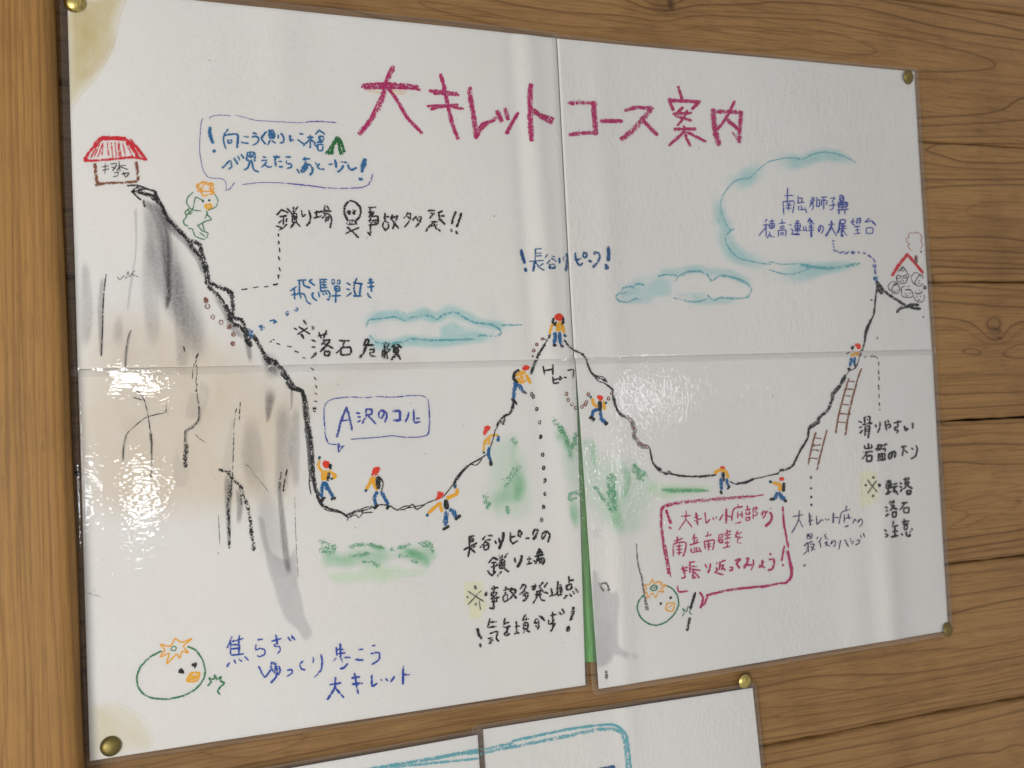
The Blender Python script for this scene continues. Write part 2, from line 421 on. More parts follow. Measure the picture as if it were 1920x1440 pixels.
SHEETS = {}
def sheet(key, pxq, off, margins, label, filmmat, group=None, rad=.0045):
    """pxq: paper corners (TL TR BR BL) in photo pixels; margins: left, top, right, bottom of the film, metres"""
    q = PXA(pxq, off); c = q.mean(0)
    root = empty("laminated_sheet", c[0], c[1], off)
    tag(root, label, "laminated sheet", group)
    S = SHEETS[key] = dict(q=q, off=off, root=root, parts={})
    nx, ny = 104, 76
    s, t = np.meshgrid(np.linspace(0, 1, nx), np.linspace(0, 1, ny), indexing='ij')
    P = bil(q, s.ravel(), t.ravel()); W = wave(P[:, 0], P[:, 1])+off
    verts = [wp(p[0], p[1], w_) for p, w_ in zip(P, W)]
    faces = [(a*ny+b, a*ny+b+1, (a+1)*ny+b+1, (a+1)*ny+b) for a in range(nx-1) for b in range(ny-1)]
    per = [a*ny for a in range(nx)]+[(nx-1)*ny+b for b in range(1, ny)]+[a*ny+ny-1 for a in range(nx-2, -1, -1)]+[b for b in range(ny-2, 0, -1)]
    n0 = len(verts)
    for k in per:
        x, y, z = verts[k]; verts.append((x, y+.0003, z))
    for k in range(len(per)):
        j = (k+1) % len(per); faces.append((per[k], per[j], n0+j, n0+k))
    link("paper", mesh("paper", verts, faces, smooth=False), MP, root)
    # film: the same surface, a little larger, with rounded corners
    l, tp, rt, bt = margins
    ux = (q[1]-q[0]); ux /= np.linalg.norm(ux); uy = (q[3]-q[0]); uy /= np.linalg.norm(uy)
    fq = np.array([q[0]-ux*l-uy*tp, q[1]+ux*rt-uy*tp, q[2]+ux*rt+uy*bt, q[3]-ux*l+uy*bt])
    Wd, Ht = np.linalg.norm(fq[1]-fq[0]), np.linalg.norm(fq[3]-fq[0])
    def axis(n, a, b, L):
        g = np.linspace(0, L, n); extra = [0, .0004, .001, .002, .003, .0045, a, L-b, L-.0045, L-.003, L-.002, L-.001, L-.0004, L]
        return np.unique(np.round(np.r_[g, extra], 6))
    ax, ay = axis(110, l, rt, Wd), axis(80, tp, bt, Ht)
    A, B = np.meshgrid(ax, ay, indexing='ij'); A = A.ravel().copy(); B = B.ravel().copy()
    for (cx_, cy_, sx, sy) in ((rad, rad, -1, -1), (Wd-rad, rad, 1, -1), (Wd-rad, Ht-rad, 1, 1), (rad, Ht-rad, -1, 1)):
        dx, dy = (A-cx_)*sx, (B-cy_)*sy
        mk = (dx > 0) & (dy > 0); rr = np.hypot(dx, dy)
        m_ = np.maximum(dx, dy)
        k = np.where(mk & (rr > 0), m_/np.maximum(rr, 1e-9), 1)          # square to disc
        A = np.where(mk, cx_+sx*dx*k, A); B = np.where(mk, cy_+sy*dy*k, B)
    P = bil(fq, A/Wd, B/Ht); W = wave(P[:, 0], P[:, 1])+off+.00048
    edge = np.maximum.reduce([(A < l-.0006), (A > Wd-rt+.0006), (B < tp-.0006), (B > Ht-bt+.0006)]).astype(float)
    W = W-np.where(edge > 0, .00025, 0)
    N = len(ay)
    verts = [wp(p[0], p[1], w_) for p, w_ in zip(P, W)]
    faces = [(a*N+b, a*N+b+1, (a+1)*N+b+1, (a+1)*N+b) for a in range(len(ax)-1) for b in range(N-1)]
    link("film", mesh("film", verts, faces, {'edge': edge}, True), filmmat, root)
    # the sealed rim, a thin raised lip
    n = len(ax)
    per = [a*N for a in range(n)]+[(n-1)*N+b for b in range(1, N)]+[a*N+N-1 for a in range(n-2, -1, -1)]+[b for b in range(N-2, 0, -1)]
    cc = P.mean(0); vv, ff = [], []
    for k, j in enumerate(per):
        p = P[j]; d = cc-p; inn = p.copy()
        inn[0] += math.copysign(min(.0003, abs(d[0])), d[0]); inn[1] += math.copysign(min(.0003, abs(d[1])), d[1])
        w_ = W[j]
        vv += [wp(p[0], p[1], w_-.0006), wp(p[0], p[1], w_+.00012), wp(inn[0], inn[1], w_+.00014), wp(inn[0], inn[1], w_-.0001)]
    K = len(per)
    for k in range(K):
        a, b = 4*k, 4*((k+1) % K)
        for z in range(3): ff.append((a+z, b+z, b+z+1, a+z+1))
    link("film_rim", mesh("film_rim", vv, ff, smooth=False), M_RIM, root)
    return S

UL = [(127, -21), (1041.5, 73.5), (1074, 673), (147, 693)]
UR = [(1043, 74), (1711, 136), (1743, 655.5), (1075.5, 672)]
LL = [(147.5, 694), (1077, 671.5), (1097, 1284), (170, 1424)]
LR = [(1077.5, 672), (1743.5, 655.5), (1774, 1181), (1122, 1291)]
LA = [(-150, 1562), (895, 1377), (912, 1640), (-140, 1840)]
LB = [(905, 1367), (1408, 1288), (1430, 1505), (920, 1610)]
G4 = "the four laminated sheets of the mountain route drawing"
sheet('LB', LB, .0008, (.010, .0045, .004, .005), "lower laminated sheet with teal double border, pinned at its right corner under the big drawing", MF_R, "laminated sheets below the route drawing")
sheet('LA', LA, .0022, (.005, .0045, .0055, .005), "white laminated sheet at the very bottom, only its top edge and teal lines showing", MF_R, "laminated sheets below the route drawing")
sheet('LL', LL, .0008, (.0052, .003, .003, .0035), "lower left laminated sheet, grey cliff streaks, climbers and a blue speech bubble", MF_L, G4)
sheet('UL', UL, .0024, (.0052, .0052, .002, .0058), "upper left laminated sheet with red hut, steep black cliff and brown stain in its corner", MF_L, G4)
sheet('LR', LR, .0030, (.0062, .003, .0052, .0048), "lower right laminated sheet with two brown ladders and a magenta speech bubble", MF_R, G4)
sheet('UR', UR, .0046, (.0052, .0035, .0052, .0058), "upper right laminated sheet with teal clouds and red roof over small faces", MF_R, G4)

def line_x(a, b, y): return a[0]+(b[0]-a[0])*(y-a[1])/(b[1]-a[1])
def which(u, v):
    if v > 1200 and v > 1424-(u-170)*.151+6:
        return 'LA' if u < 897+(v-1377)*.06 else 'LB'
    left_row = 693.5-(u-147)*.0228
    if v < left_row: return 'UL' if u < line_x((1042, 74), (1075, 672), v) else 'UR'
    return 'LL' if u < line_x((1077, 672), (1098, 1284), v) else 'LR'

# -- ink materials: colour stays put, coverage comes from the wax or pencil grain
def crayon(name, col, soft=3.2, rough=.6):
    if max(col) > .05: col = tuple(min(.9, c_*1.25) for c_ in col)     # read off the photograph, where white paper is not white
    t = NT(name); c = t.coord()
    d = t.attr('d'); a = t.attr('a')
    n = t.noise(820, 3, .68, c); n2 = t.noise(190, 2, .5, c)
    v = t.math('MULTIPLY', t.math('SUBTRACT', n, .5), 7.5)
    v = t.math('ADD', v, t.math('MULTIPLY', t.math('SUBTRACT', n2, .5), 2.6))
    v = t.math('ADD', v, t.math('MULTIPLY', d, 1.0))
    v = t.math('ADD', v, t.math('MULTIPLY_ADD', a, 1.9, -1.05))
    al = t.math('MULTIPLY', v, soft*.55, clamp=True)
    al = t.math('MULTIPLY', al, .93)
    df = t.n('ShaderNodeBsdfDiffuse'); df.inputs[0].default_value = (*col, 1)
    tr = t.n('ShaderNodeBsdfTransparent')
    mx = t.n('ShaderNodeMixShader'); t.l(al, mx.inputs[0]); t.l(tr.outputs[0], mx.inputs[1]); t.l(df.outputs[0], mx.inputs[2])
    return t.end(mx.outputs[0])

def smudge(name, col, grain=.6, rim=0.0, streak=.5):
    # light passes the glaze twice, so each pass takes the square root of the tint
    col = tuple(min(1.0, (c_/.60)**.5) for c_ in col)
    """rubbed pastel or watercolour: thin pigment, thicker where it pooled"""
    t = NT(name); c = t.coord()
    d = t.attr('d'); a = t.attr('a')
    n = t.noise(60, 4, .65, t.coord((1, 1, streak))); n2 = t.noise(700, 2, .6, c)
    dd = t.n('ShaderNodeMapRange', interpolation_type='SMOOTHSTEP'); t.l(d, dd.inputs[0])
    q = t.math('MULTIPLY', dd.outputs[0], t.math('MULTIPLY_ADD', n, 1.5, .25))
    q = t.math('MULTIPLY', q, t.math('MULTIPLY_ADD', n2, grain*2, 1-grain))
    if rim:
        rr = t.math('MULTIPLY', t.math('SUBTRACT', 1.0, t.math('ABSOLUTE', t.math('SUBTRACT', t.math('MULTIPLY', d, 3.0), 1.0))), rim, clamp=True)
        q = t.math('ADD', q, rr)
    al = t.math('MULTIPLY', q, a, clamp=True)
    tr = t.n('ShaderNodeBsdfTransparent')
    tc = t.mixc(al, (1.0, 1.0, 1.0), col)             # pigment glaze: paper shows through, tinted
    t.l(tc, tr.inputs[0]); return t.end(tr.outputs[0])

C = dict(
 mag=crayon("magenta_crayon", srgb(172, 30, 100)), blu=crayon("blue_crayon", srgb(34, 104, 152)), nav=crayon("deep_blue_crayon", srgb(28, 84, 132)),
 ind=crayon("violet_blue_pencil", srgb(62, 76, 158)), blv=crayon("ultramarine_pencil", srgb(44, 74, 162)), vio=crayon("violet_pencil", srgb(92, 92, 160)),
 pur=crayon("dark_purple_pencil", srgb(62, 50, 96)), blk=crayon("black_crayon", srgb(34, 34, 36)), gry=crayon("grey_crayon", srgb(98, 98, 100)),
 red=crayon("red_crayon", srgb(196, 30, 48)), orr=crayon("orange_red_crayon", srgb(214, 58, 26), 4), yel=crayon("amber_crayon", srgb(228, 168, 34), 4),
 leg=crayon("trouser_blue_crayon", srgb(24, 96, 148), 4), glv=crayon("teal_blue_crayon", srgb(34, 88, 108), 4), grn=crayon("green_crayon", srgb(42, 118, 74)),
 dgn=crayon("dark_green_crayon", srgb(24, 108, 52)), brn=crayon("brown_crayon", srgb(126, 74, 44)), dbr=crayon("dark_brown_crayon", srgb(128, 78, 64)),
 tea=crayon("teal_pencil", srgb(98, 166, 176)), ora=crayon("orange_crayon", srgb(236, 160, 24)), gsm=crayon("green_rubbed_crayon", srgb(104, 166, 130)),
 wht=crayon("white_crease_and_highlight", srgb(236, 238, 240), 4),
 pnk=crayon("rose_pencil", srgb(160, 84, 84)),
 Gy=smudge("grey_pastel", srgb(96, 96, 98), .75, 0, .12), Tl=smudge("teal_pastel", srgb(142, 184, 187), .45), Gr=smudge("green_pastel", srgb(132, 176, 146), .45),
 Wg=smudge("grey_watercolour", srgb(150, 152, 156), .15, .25), Wc=smudge("green_watercolour", srgb(176, 200, 172), .15, .4),
 Oc=smudge("ochre_tint", srgb(194, 184, 170), .1), St=smudge("water_stain", srgb(180, 167, 122), .35, .3), St2=smudge("water_stain_edge", srgb(176, 156, 104), .3),
 Cr=smudge("cream_paper_patch", srgb(206, 206, 184), .1), Lt=smudge("thumb_mark", srgb(196, 198, 200), .1))
BASEW = .48   # photo pixel -> mm is position dependent; widths are converted where they stand

# -- ribbons -------------------------------------------------------------
KST = [0]
ART = []      # (name, label, material key, verts, faces, d, a, sheet)
CUR = {}
def part(name, label=None, each=False):
    """each: every stroke that follows is an object of its own"""
    CUR['g'] = dict(name=name, label=label, sheets={}); CUR['each'] = each; ART.append(CUR['g'])

def bucket(key):
    b = CUR['g']['sheets'].setdefault((key, KST[0]) if CUR['each'] else (key, 0), dict(v=[], f=[], d=[], a=[], m=[]))
    return b

def smooth(pts, step):
    P = np.array([(p[0], p[1]) for p in pts], float)
    Wd = np.array([p[2] for p in pts], float)
    if len(P) == 1: P = np.vstack([P, P+.6]); Wd = np.r_[Wd, Wd]
    if len(P) > 2:
        Q = np.vstack([2*P[0]-P[1], P, 2*P[-1]-P[-2]]); out, ow = [], []
        for i in range(len(P)-1):
            p0, p1, p2, p3 = Q[i:i+4]
            n = max(2, int(np.hypot(*(p2-p1))/step)+1)
            # corners stay corners: less rounding where the stroke turns hard
            for t in np.arange(n)/n:
                a = .5*((2*p1)+(-p0+p2)*t+(2*p0-5*p1+4*p2-p3)*t*t+(-p0+3*p1-3*p2+p3)*t**3)
                lin = p1+(p2-p1)*t
                out.append(.62*a+.38*lin); ow.append(Wd[i]+(Wd[i+1]-Wd[i])*t)
        out.append(P[-1]); ow.append(Wd[-1]); return np.array(out), np.array(ow)
    n = max(3, int(np.hypot(*(P[1]-P[0]))/step)+1); t = np.linspace(0, 1, n)
    return P[0]+(P[1]-P[0])*t[:, None], Wd[0]+(Wd[1]-Wd[0])*t

def S(mat, w, s, org=(0, 0), k=4, a=.75, jit=.35, step=2.2):
    """strokes: mat key, width in photo px, coordinates in an enlargement (origin, factor)"""
    soft = mat in ('Gy', 'Tl', 'Gr', 'Wg', 'Wc', 'Oc', 'St', 'St2', 'Cr', 'Lt')
    for pts in parse(s, org[0], org[1], k):
        pts = [(p[0], p[1], (p[2]/k if p[2] else w)) for p in pts]
        if soft: step = 4
        P, Wd = smooth(pts, step)
        if not soft and len(P) > 3 and jit:
            P = P+np.cumsum(rng.normal(size=P.shape)*.10, 0)*0+rng.normal(size=P.shape)*jit*.35
            Wd = Wd*(1+rng.normal(size=len(Wd))*.10)*(.9+.2*rng.random())
        T = np.gradient(P, axis=0); T /= np.maximum(np.hypot(*T.T), 1e-6)[:, None]
        Nn = np.stack([-T[:, 1], T[:, 0]], 1)
        L = np.r_[0, np.cumsum(np.hypot(*np.diff(P, axis=0).T))]
        tap = np.minimum(1, np.minimum(L+.35*Wd, L[-1]-L+.35*Wd)/(.5*Wd+1e-6))
        if not soft:                                         # round ends
            P[0] -= T[0]*Wd[0]*.3; P[-1] += T[-1]*Wd[-1]*.3
        dend = np.clip(np.minimum(L, L[-1]-L)/(Wd*(1.3 if soft else .5)+1e-6)+(.45 if not soft else 0), 0, 1)
        aa = a*(1+rng.normal()*.07)
        KST[0] += 1; lay = (KST[0] % 60)*4e-6
        runs, cur = [], []
        keys = [which(*p) for p in P]
        for i, kk in enumerate(keys):
            if cur and kk != keys[cur[-1]]:
                runs.append(cur); cur = []
            cur.append(i)
        runs.append(cur)
        for ri, run in enumerate(runs):
            if len(run) == 1 and len(runs) > 1: continue
            sh = SHEETS[keys[run[0]]]; b = bucket(keys[run[0]]); base = len(b['v'])
            cols = [(-1, 0), (-.5, .7), (0, 1), (.5, .7), (1, 0)] if soft else [(-1, .0), (0, 1), (1, .0)]
            nc = len(cols)
            for i in run:
                hw = Wd[i]*.5*(tap[i] if not soft else (.4+.6*tap[i]))*(1.12 if soft or w > 5.8 else 1.26 if w > 2.75 else 1.1)
                for (o, dv) in cols:
                    u, v_ = P[i]+Nn[i]*hw*o
                    X, D = PX(u, v_, sh['off'])
                    z = sh['off']+float(wave(X, D))+6e-5+lay+3e-6*i/len(P)
                    b['v'].append(wp(X, D, z)); b['d'].append(dv*dend[i] if soft else dv*(.4+.6*dend[i])); b['a'].append(aa)
            for j in range(len(run)-1):
                for c in range(nc-1):
                    q0 = base+j*nc+c; b['f'].append((q0, q0+1, q0+nc+1, q0+nc)); b['m'].append(mat)

def BL(mat, s, soft, a, org=(0, 0), k=4, step=5):
    """a filled patch with an uneven edge: polygon, softness of its edge in photo px"""
    for pts in parse(s, org[0], org[1], k):
        poly = np.array([(p[0], p[1]) for p in pts])
        lo, hi = poly.min(0)-2, poly.max(0)+2
        gx = np.arange(lo[0], hi[0]+step, step); gy = np.arange(lo[1], hi[1]+step, step)
        GX, GY = np.meshgrid(gx, gy, indexing='ij'); Q = np.stack([GX.ravel(), GY.ravel()], 1)
        # smooth the polygon a little
        pl, _ = smooth([(*p, 1) for p in np.vstack([poly, poly[:1]])], 6)
        A_, B_ = pl, np.roll(pl, -1, 0); AB = B_-A_
        dmin = np.full(len(Q), 1e9); ins = np.zeros(len(Q), bool)
        for a0, ab, b0 in zip(A_, AB, B_):
            l2 = (ab**2).sum()
            if l2 < 1e-6: continue
            t = np.clip(((Q-a0)@ab)/l2, 0, 1); d_ = np.hypot(*(Q-a0-t[:, None]*ab).T); dmin = np.minimum(dmin, d_)
            c1 = (a0[1] > Q[:, 1]) != (b0[1] > Q[:, 1])
            xi = a0[0]+(Q[:, 1]-a0[1])*(b0[0]-a0[0])/(b0[1]-a0[1]+1e-12)
            ins ^= c1 & (Q[:, 0] < xi)
        sd = np.where(ins, dmin, -dmin)/soft
        sd = sd+.12*np.sin(Q[:, 0]*.13+Q[:, 1]*.07)*np.minimum(1, 12/soft)
        d = np.clip(sd, -.6, 1)
        KST[0] += 1; lay = (KST[0] % 60)*4e-6
        ny = len(gy); idx = {}
        keys = [which(*p) for p in Q]
        for i in range(len(gx)-1):
            for j in range(ny-1):
                q = (i*ny+j, i*ny+j+1, (i+1)*ny+j+1, (i+1)*ny+j)
                if max(d[n] for n in q) <= 0: continue
                kk = keys[q[0]]
                sh = SHEETS[kk]; b = bucket(kk); fc = []
                for n in q:
                    if (kk, n) not in idx:
                        X, D = PX(Q[n][0], Q[n][1], sh['off'])
                        idx[kk, n] = len(b['v']); b['v'].append(wp(X, D, sh['off']+float(wave(X, D))+6e-5+lay))
                        b['d'].append(d[n]); b['a'].append(a)
                    fc.append(idx[kk, n])
                b['f'].append(tuple(fc)); b['m'].append(mat)

def ring(mat, w, cx, cy, rx, ry, org, k=4, a=.8, n=9, ph=0):
    s = ' '.join('%.1f,%.1f' % (cx+rx*math.cos(t+ph), cy+ry*math.sin(t+ph)) for t in np.linspace(0, 2*math.pi*.97, n))
    S(mat, w, s, org, k, a)

def flush():
    for g in ART:
        for (kk, _), b in g['sheets'].items():
            if not b['f']: continue
            me = mesh(g['name'], b['v'], b['f'], {'d': b['d'], 'a': b['a']})
            mats = list(dict.fromkeys(b['m']))
            o = link(g['name'], me, [C[m_] for m_ in mats], SHEETS[kk]['root'])
            me.polygons.foreach_set('material_index', [mats.index(m_) for m_ in b['m']])
            if g['label']: o['label'] = g['label']
# ---------------------------------------------------------------- the drawing
# every stroke is laid on the paper where it stands; the enlargement it was read from is (origin, factor)
A, B, Cc, Dd, Ee, Ff, Gg, Hh = (370, 210), (500, 220), (500, 360), (660, 360), (520, 500), (960, 440), (1420, 340), (1560, 420)
Bu, K1, K2, Mg, Mr, Pp, Sl, As = (600, 730), (850, 980), (860, 1080), (1230, 920), (1360, 900), (1470, 920), (1580, 760), (400, 1170)
t00, t10, t20, t30 = (0, 0), (480, 0), (960, 0), (1440, 0)
t01, t11, t21, t31 = (0, 360), (480, 360), (960, 360), (1440, 360)
t02, t12, t22, t32 = (0, 720), (480, 720), (960, 720), (1440, 720)
t03, t13, t23, t33 = (0, 1080), (480, 1080), (960, 1080), (1440, 1080)

part("stain", "brown water stain in the paper's corner")
BL('St', "490,-40 970,-40 930,60 890,200 862,340 800,480 700,620 600,730 545,830 500,820", 22, .62, t00)
BL('St', "505,0 800,-20 820,120 790,300 700,420 560,560 505,560", 60, .22, t00)
S('St2', 6, "960,-10,16 925,70,20 888,200,18 862,335,22 805,470,20 712,610,22 610,725,18 545,830,12", t00, 4, .2)
S('St2', 6, "760,925,14 880,940,14 980,985,16 1085,1065,14 1150,1190,14 1148,1290,10", t03, 4, .12)
S('Oc', 14, "868,260,60 835,360,80 760,470,90 680,560,80 600,600,50", t00, 4, .45)
part("stain", "faint brown stain round the tack")
BL('St', "650,960 800,920 960,960 1080,1060 1150,1180 1150,1290 1000,1330 690,1390 660,1200", 34, .34, t03)
BL('St', "1000,500 1090,490 1090,640 1050,690 990,640", 12, .12, t30)
part("ochre_tint", "pale ochre tint over the rock face")  # soft-edged warm tint across the left middle of the sheets
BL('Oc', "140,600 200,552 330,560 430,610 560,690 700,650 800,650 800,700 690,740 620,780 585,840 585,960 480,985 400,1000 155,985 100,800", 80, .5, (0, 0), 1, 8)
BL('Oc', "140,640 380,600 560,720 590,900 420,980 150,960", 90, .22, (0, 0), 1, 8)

part("shading_stroke", None, True)
S('Gy', 20, "1060,60,40 1180,160,110 1240,330,120 1262,560,80 1270,760,60 1250,900,30", t01, 4, 0.51)
S('Gy', 20, "1200,160,80 1270,260,90 1330,330,50;1240,260,30 1265,400,24 1270,860,30", t01, 4, 0.48)
S('Gy', 20, "1080,100,40 1200,400,200 1280,700,220 1440,1000,160 1500,1300,120", t01, 4, 0.20)
S('Gy', 20, "1090,100,80 1200,400,300 1300,700,340 1440,1000,260 1520,1300,180", t01, 4, 0.30)
S('Gy', 20, "1120,300,80 1130,700,160 1160,1200,120;1330,500,60 1360,900,140 1380,1400,100;900,900,60 880,1200,120;640,500,60 660,900,120 640,1200,80", t01, 4, 0.22)
S('Gy', 20, "-40,200,120 -20,600,220 30,900,160;300,150,60 290,500,100 300,800,60;200,100,120 210,500,160 180,900,100", t12, 4, 0.24)
S('Gy', 14, "1150,60,60 1230,180,90 1320,290,90 1420,400,70 1500,520,60 1530,640,40;1600,760,50 1680,880,60 1740,1010,60 1840,1110,50", t01, 4, 0.43)
S('Gy', 14, "30,1190,60 100,1300,80 200,1400,60", t11, 4, 0.39)
S('Gy', 8, "1020,120,30 1026,300,20 1020,480,16 985,700,26 960,900,18", t01, 4, 0.23)
S('Gy', 8, "770,640,30 760,900,60 765,1250,30", t01, 4, 0.33)
S('Gy', 8, "985,1040,20 950,1200,34 945,1400,24", t01, 4, 0.33)
S('Gy', 8, "1840,1090,50 1870,1200,50 1880,1290,36;1850,1100,40 1880,1160,40", t01, 4, 0.48)
S('Gy', 8, "60,1200,60 110,1260,110 115,1440,120", t11, 4, 0.51)
S('Gy', 8, "110,0,110 105,100,95 95,200,60 85,300,24", t12, 4, 0.51)
S('Gy', 8, "262,0,30 268,100,26 262,200,12;350,60,24 352,240,20", t12, 4, 0.34)
S('Gy', 8, "170,720,24 185,900,50 205,1100,60 225,1280,60 250,1440,50", t12, 4, 0.51)
S('Gy', 8, "60,700,160 90,1000,200 150,1300,200 200,1440,160", t12, 4, 0.17)
S('Gy', 8, "1700,660,40 1715,800,80 1712,960,50 1720,1200,26;1780,760,50 1800,900,60 1790,1060,40", t02, 4, 0.45)
S('Gy', 8, "1500,160,26 1490,280,30 1400,360,30 1395,560,46;960,370,20 930,480,30 925,600,24", t02, 4, 0.33)
part("watercolour_patch", None, True)
BL('Wg', "1425,55 1400,130 1384,250 1420,268 1480,262 1505,310 1545,200 1580,80 1560,0 1500,-30 1480,60", 5, .2, t02, 4, 3)
BL('Wg', "1330,450 1296,600 1310,760 1380,775 1420,740 1420,630 1360,560", 5, .17, t02, 4, 3)
BL('Wg', "1735,220 1700,400 1658,620 1690,650 1750,640 1765,300", 5, .2, t02, 4, 3)
BL('Wg', "1800,460 1842,490 1842,545 1800,570", 5, .12, t02, 4, 3)
BL('Wg', "900,260 960,225 1030,240 1040,300 960,360 900,330", 5, .06, t02, 4, 3)
BL('Wg', "0,980 60,1000 120,1250 230,1300 300,1200 318,1440 330,1520 370,1720 425,1850 400,1910 350,1915 300,1840 200,1740 140,1560 100,1440 40,1180", 6, .42, t12, 4, 4)
BL('Wg', "590,-60 640,-40 660,40 745,120 775,95 805,180 795,500 870,560 880,600 850,625 775,595 740,650 650,690 600,640", 6, .42, t23, 4, 4)
BL('Wg', "880,560 930,575 948,620 900,630", 5, .2, t23, 4, 3)
BL('Wg', "590,1070 660,1070 670,1140 600,1160", 5, .12, t22, 4, 3)
BL('Lt', "860,760 900,780 1000,1080 960,1130 870,1100 840,900", 8, .5, t11, 4, 4)
BL('Lt', "1740,840 1790,800 1840,1000 1830,1240 1790,1270 1730,960", 8, .5, t11, 4, 4)
BL('Lt', "1250,850 1310,850 1330,930 1370,1100 1330,1190 1290,1180 1240,1100", 8, .4, t11, 4, 4)

part("cliff_line", "thick black crayon line of the steep left cliff")
cl = "1000,8 1100,25 1180,75 1225,140 1255,200 1310,262 1375,322 1415,372 1445,425 1500,480 1528,560 1545,650 1560,705 1640,785 1690,860 1712,930 1745,990 1800,1015"
S('blk', 7, cl, t01, 4, .52); S('blk', 4, "1010,5 1150,35 1200,90 1245,180 1290,240 1340,300 1400,350", t01, 4, .8)
S('blk', 4.5, "1160,0 1190,60 1225,120 1262,220;1240,150 1260,215 1300,250", t01, 4, .8)
S('blk', 3, "960,1400 1040,1400 1110,1425 1160,1440;1000,1440 1035,1412 1060,1440;990,1440 1040,1490 1060,1505;1020,1440 1100,1425 1180,1450;1080,1510 1090,1570", t00, 4, .7)
S('blk', 7, "1420,370 1495,395 1515,460 1545,545 1562,640 1580,690 1650,718 1735,760 1748,850 1748,940 1815,965 1835,1010 1862,1070 1880,1150", t01, 4, .62)
S('blk', 4, "1450,430 1480,470 1515,500 1535,590 1555,690;1590,700 1700,740 1742,810;1660,800 1710,880 1735,960 1790,1010;1700,850 1735,930", t01, 4, .7)
S('blk', 6, "1790,1000 1850,1080 1865,1150;1830,1030 1845,1110 1880,1160", t01, 4, .8)
S('blk', 3, "1745,950 1800,950 1835,990 1830,1030;1860,1090 1890,1085 1930,1110;1690,720 1740,750", t01, 4, .7)
S('blk', 8, "-20,1080 20,1140 50,1200 85,1248 130,1278 190,1325 222,1368 250,1410 275,1450", t11, 4, .68)
S('blk', 4, "0,1090 40,1170 70,1240 120,1300;110,1250 160,1290 140,1260 200,1330 190,1370 240,1420;60,1200 70,1260 110,1290", t11, 4, .7)
S('blk', 7, "235,-10 262,30 300,38 345,55 360,110 365,160 372,250 388,350 400,460 405,560 415,640 420,700", t12, 4, .75)
S('blk', 6, "270,10 335,50 365,100 385,200 392,300 412,400 420,500 425,600 430,700 445,770 470,830", t12, 4, .62)
S('blk', 2.2, "360,200 372,330 385,460 392,560 400,650 398,740 412,830;378,380 400,520 410,640", t12, 4, .7)
S('gry', 5, "370,330 390,460 400,620 410,720", t12, 4, .5)
S('blk', 4, "425,700 440,790 465,850 492,895 530,925 590,945 640,962 680,990", t12, 4, .7)
S('blk', 2.2, "450,840 480,900 520,940 580,955 650,965 690,1000 680,1018;500,900 560,940 610,940", t12, 4, .7)
part("ridge_line", None, True)
S('blk', 2.6, "680,985 720,962 790,950 850,932 900,910 940,902 990,908 1010,915 1050,942 1110,938 1150,915 1172,900 1200,938 1240,920 1270,895 1340,868 1395,848 1440,798 1475,752", t12, 4, .75)
S('blk', 2, "680,975 760,942 800,945 790,965 830,962 870,960;690,1000 745,978 770,1000 800,962;1050,945 1110,915 1150,912;1130,930 1200,915 1250,905;700,985 800,930 870,912", t12, 4, .7)
S('blk', 3.6, "1480,748 1500,705 1545,650 1600,605;1490,740 1540,660 1590,610", t12, 4, .8)
S('blk', 2.2, "1600,600 1640,580 1700,545 1725,528;1615,595 1690,560 1650,608 1605,600", t12, 4, .75)
S('blk', 2.2, "1755,470 1775,410 1790,350 1808,315", t12, 4, .85)
S('blk', 4, "1805,310 1825,275 1860,240 1900,220 1925,170;1830,280 1850,300 1860,250", t12, 4, .7)
S('blk', 4.4, "-14,215 2,170 12,120", t22, 4, .8)
S('blk', 4.6, "138,1362 160,1300 182,1250 205,1200 240,1148", t21, 4, .78)
S('blk', 2, "240,1140 262,1110 285,1070;225,1100 262,1115", t21, 4, .7)
S('blk', 3.2, "388,1112 415,1152 460,1185 520,1218 545,1245 560,1290 580,1342 610,1378 660,1400 705,1425", t21, 4, .8)
S('blk', 2.2, "600,1375 640,1418 700,1440;440,1170 470,1200 530,1215;610,1375 680,1390 700,1418", t21, 4, .75)
S('blk', 2.4, "690,0 720,15 748,40 745,80;700,5 740,45", t22, 4, .8)
S('blk', 5, "750,88 760,140 775,185 800,222 835,245", t22, 4, .72)
S('blk', 3, "755,110 775,180 820,235", t22, 4, .8)
S('blk', 3, "1022,475 1035,540 1048,590 1090,632 1130,660 1160,668 1210,678 1300,690 1400,693 1460,690 1520,680", t22, 4, .8)
S('blk', 2.2, "1030,500 1040,580 1080,640 1150,680 1165,650 1200,680;1090,620 1130,665;1230,690 1350,695 1480,680", t22, 4, .75)
S('blk', 2.2, "1625,730 1660,748 1680,752;1800,712 1860,700 1920,685 1990,672", t22, 4, .8)
S('blk', 3.8, "1680,745 1740,738 1800,712", t22, 4, .85)
S('blk', 2, "0,685 60,668 90,645", t32, 4, .85)
S('blk', 4, "80,645 130,640 175,608 200,560 228,500 262,445 285,400 292,340 300,322", t32, 4, .8)
S('blk', 4.8, "295,322 345,292 372,250 415,215 440,180 462,120 470,70 505,30 540,-10 560,-45", t32, 4, .6)
S('blk', 2.6, "300,335 370,290 365,262;400,225 445,190;455,90 470,130 480,80 530,20;210,540 240,480 265,450", t32, 4, .8)
S('blk', 5.2, "530,1440 548,1400 565,1375", t31, 4, .7)
S('blk', 1.8, "575,1370 590,1345 640,1320 660,1270 675,1200 690,1180", t31, 4, .8)
S('blk', 3.4, "690,1190 705,1130 720,1060 745,990 775,920 785,840 795,760 805,700", t31, 4, .8)
S('blk', 4.2, "708,1100 715,1050 730,1010 755,960", t31, 4, .8)
S('blk', 5, "640,880 655,960 640,1010;665,900 690,960 720,1040;650,930 700,1040 710,1055", Hh, 8, .8)
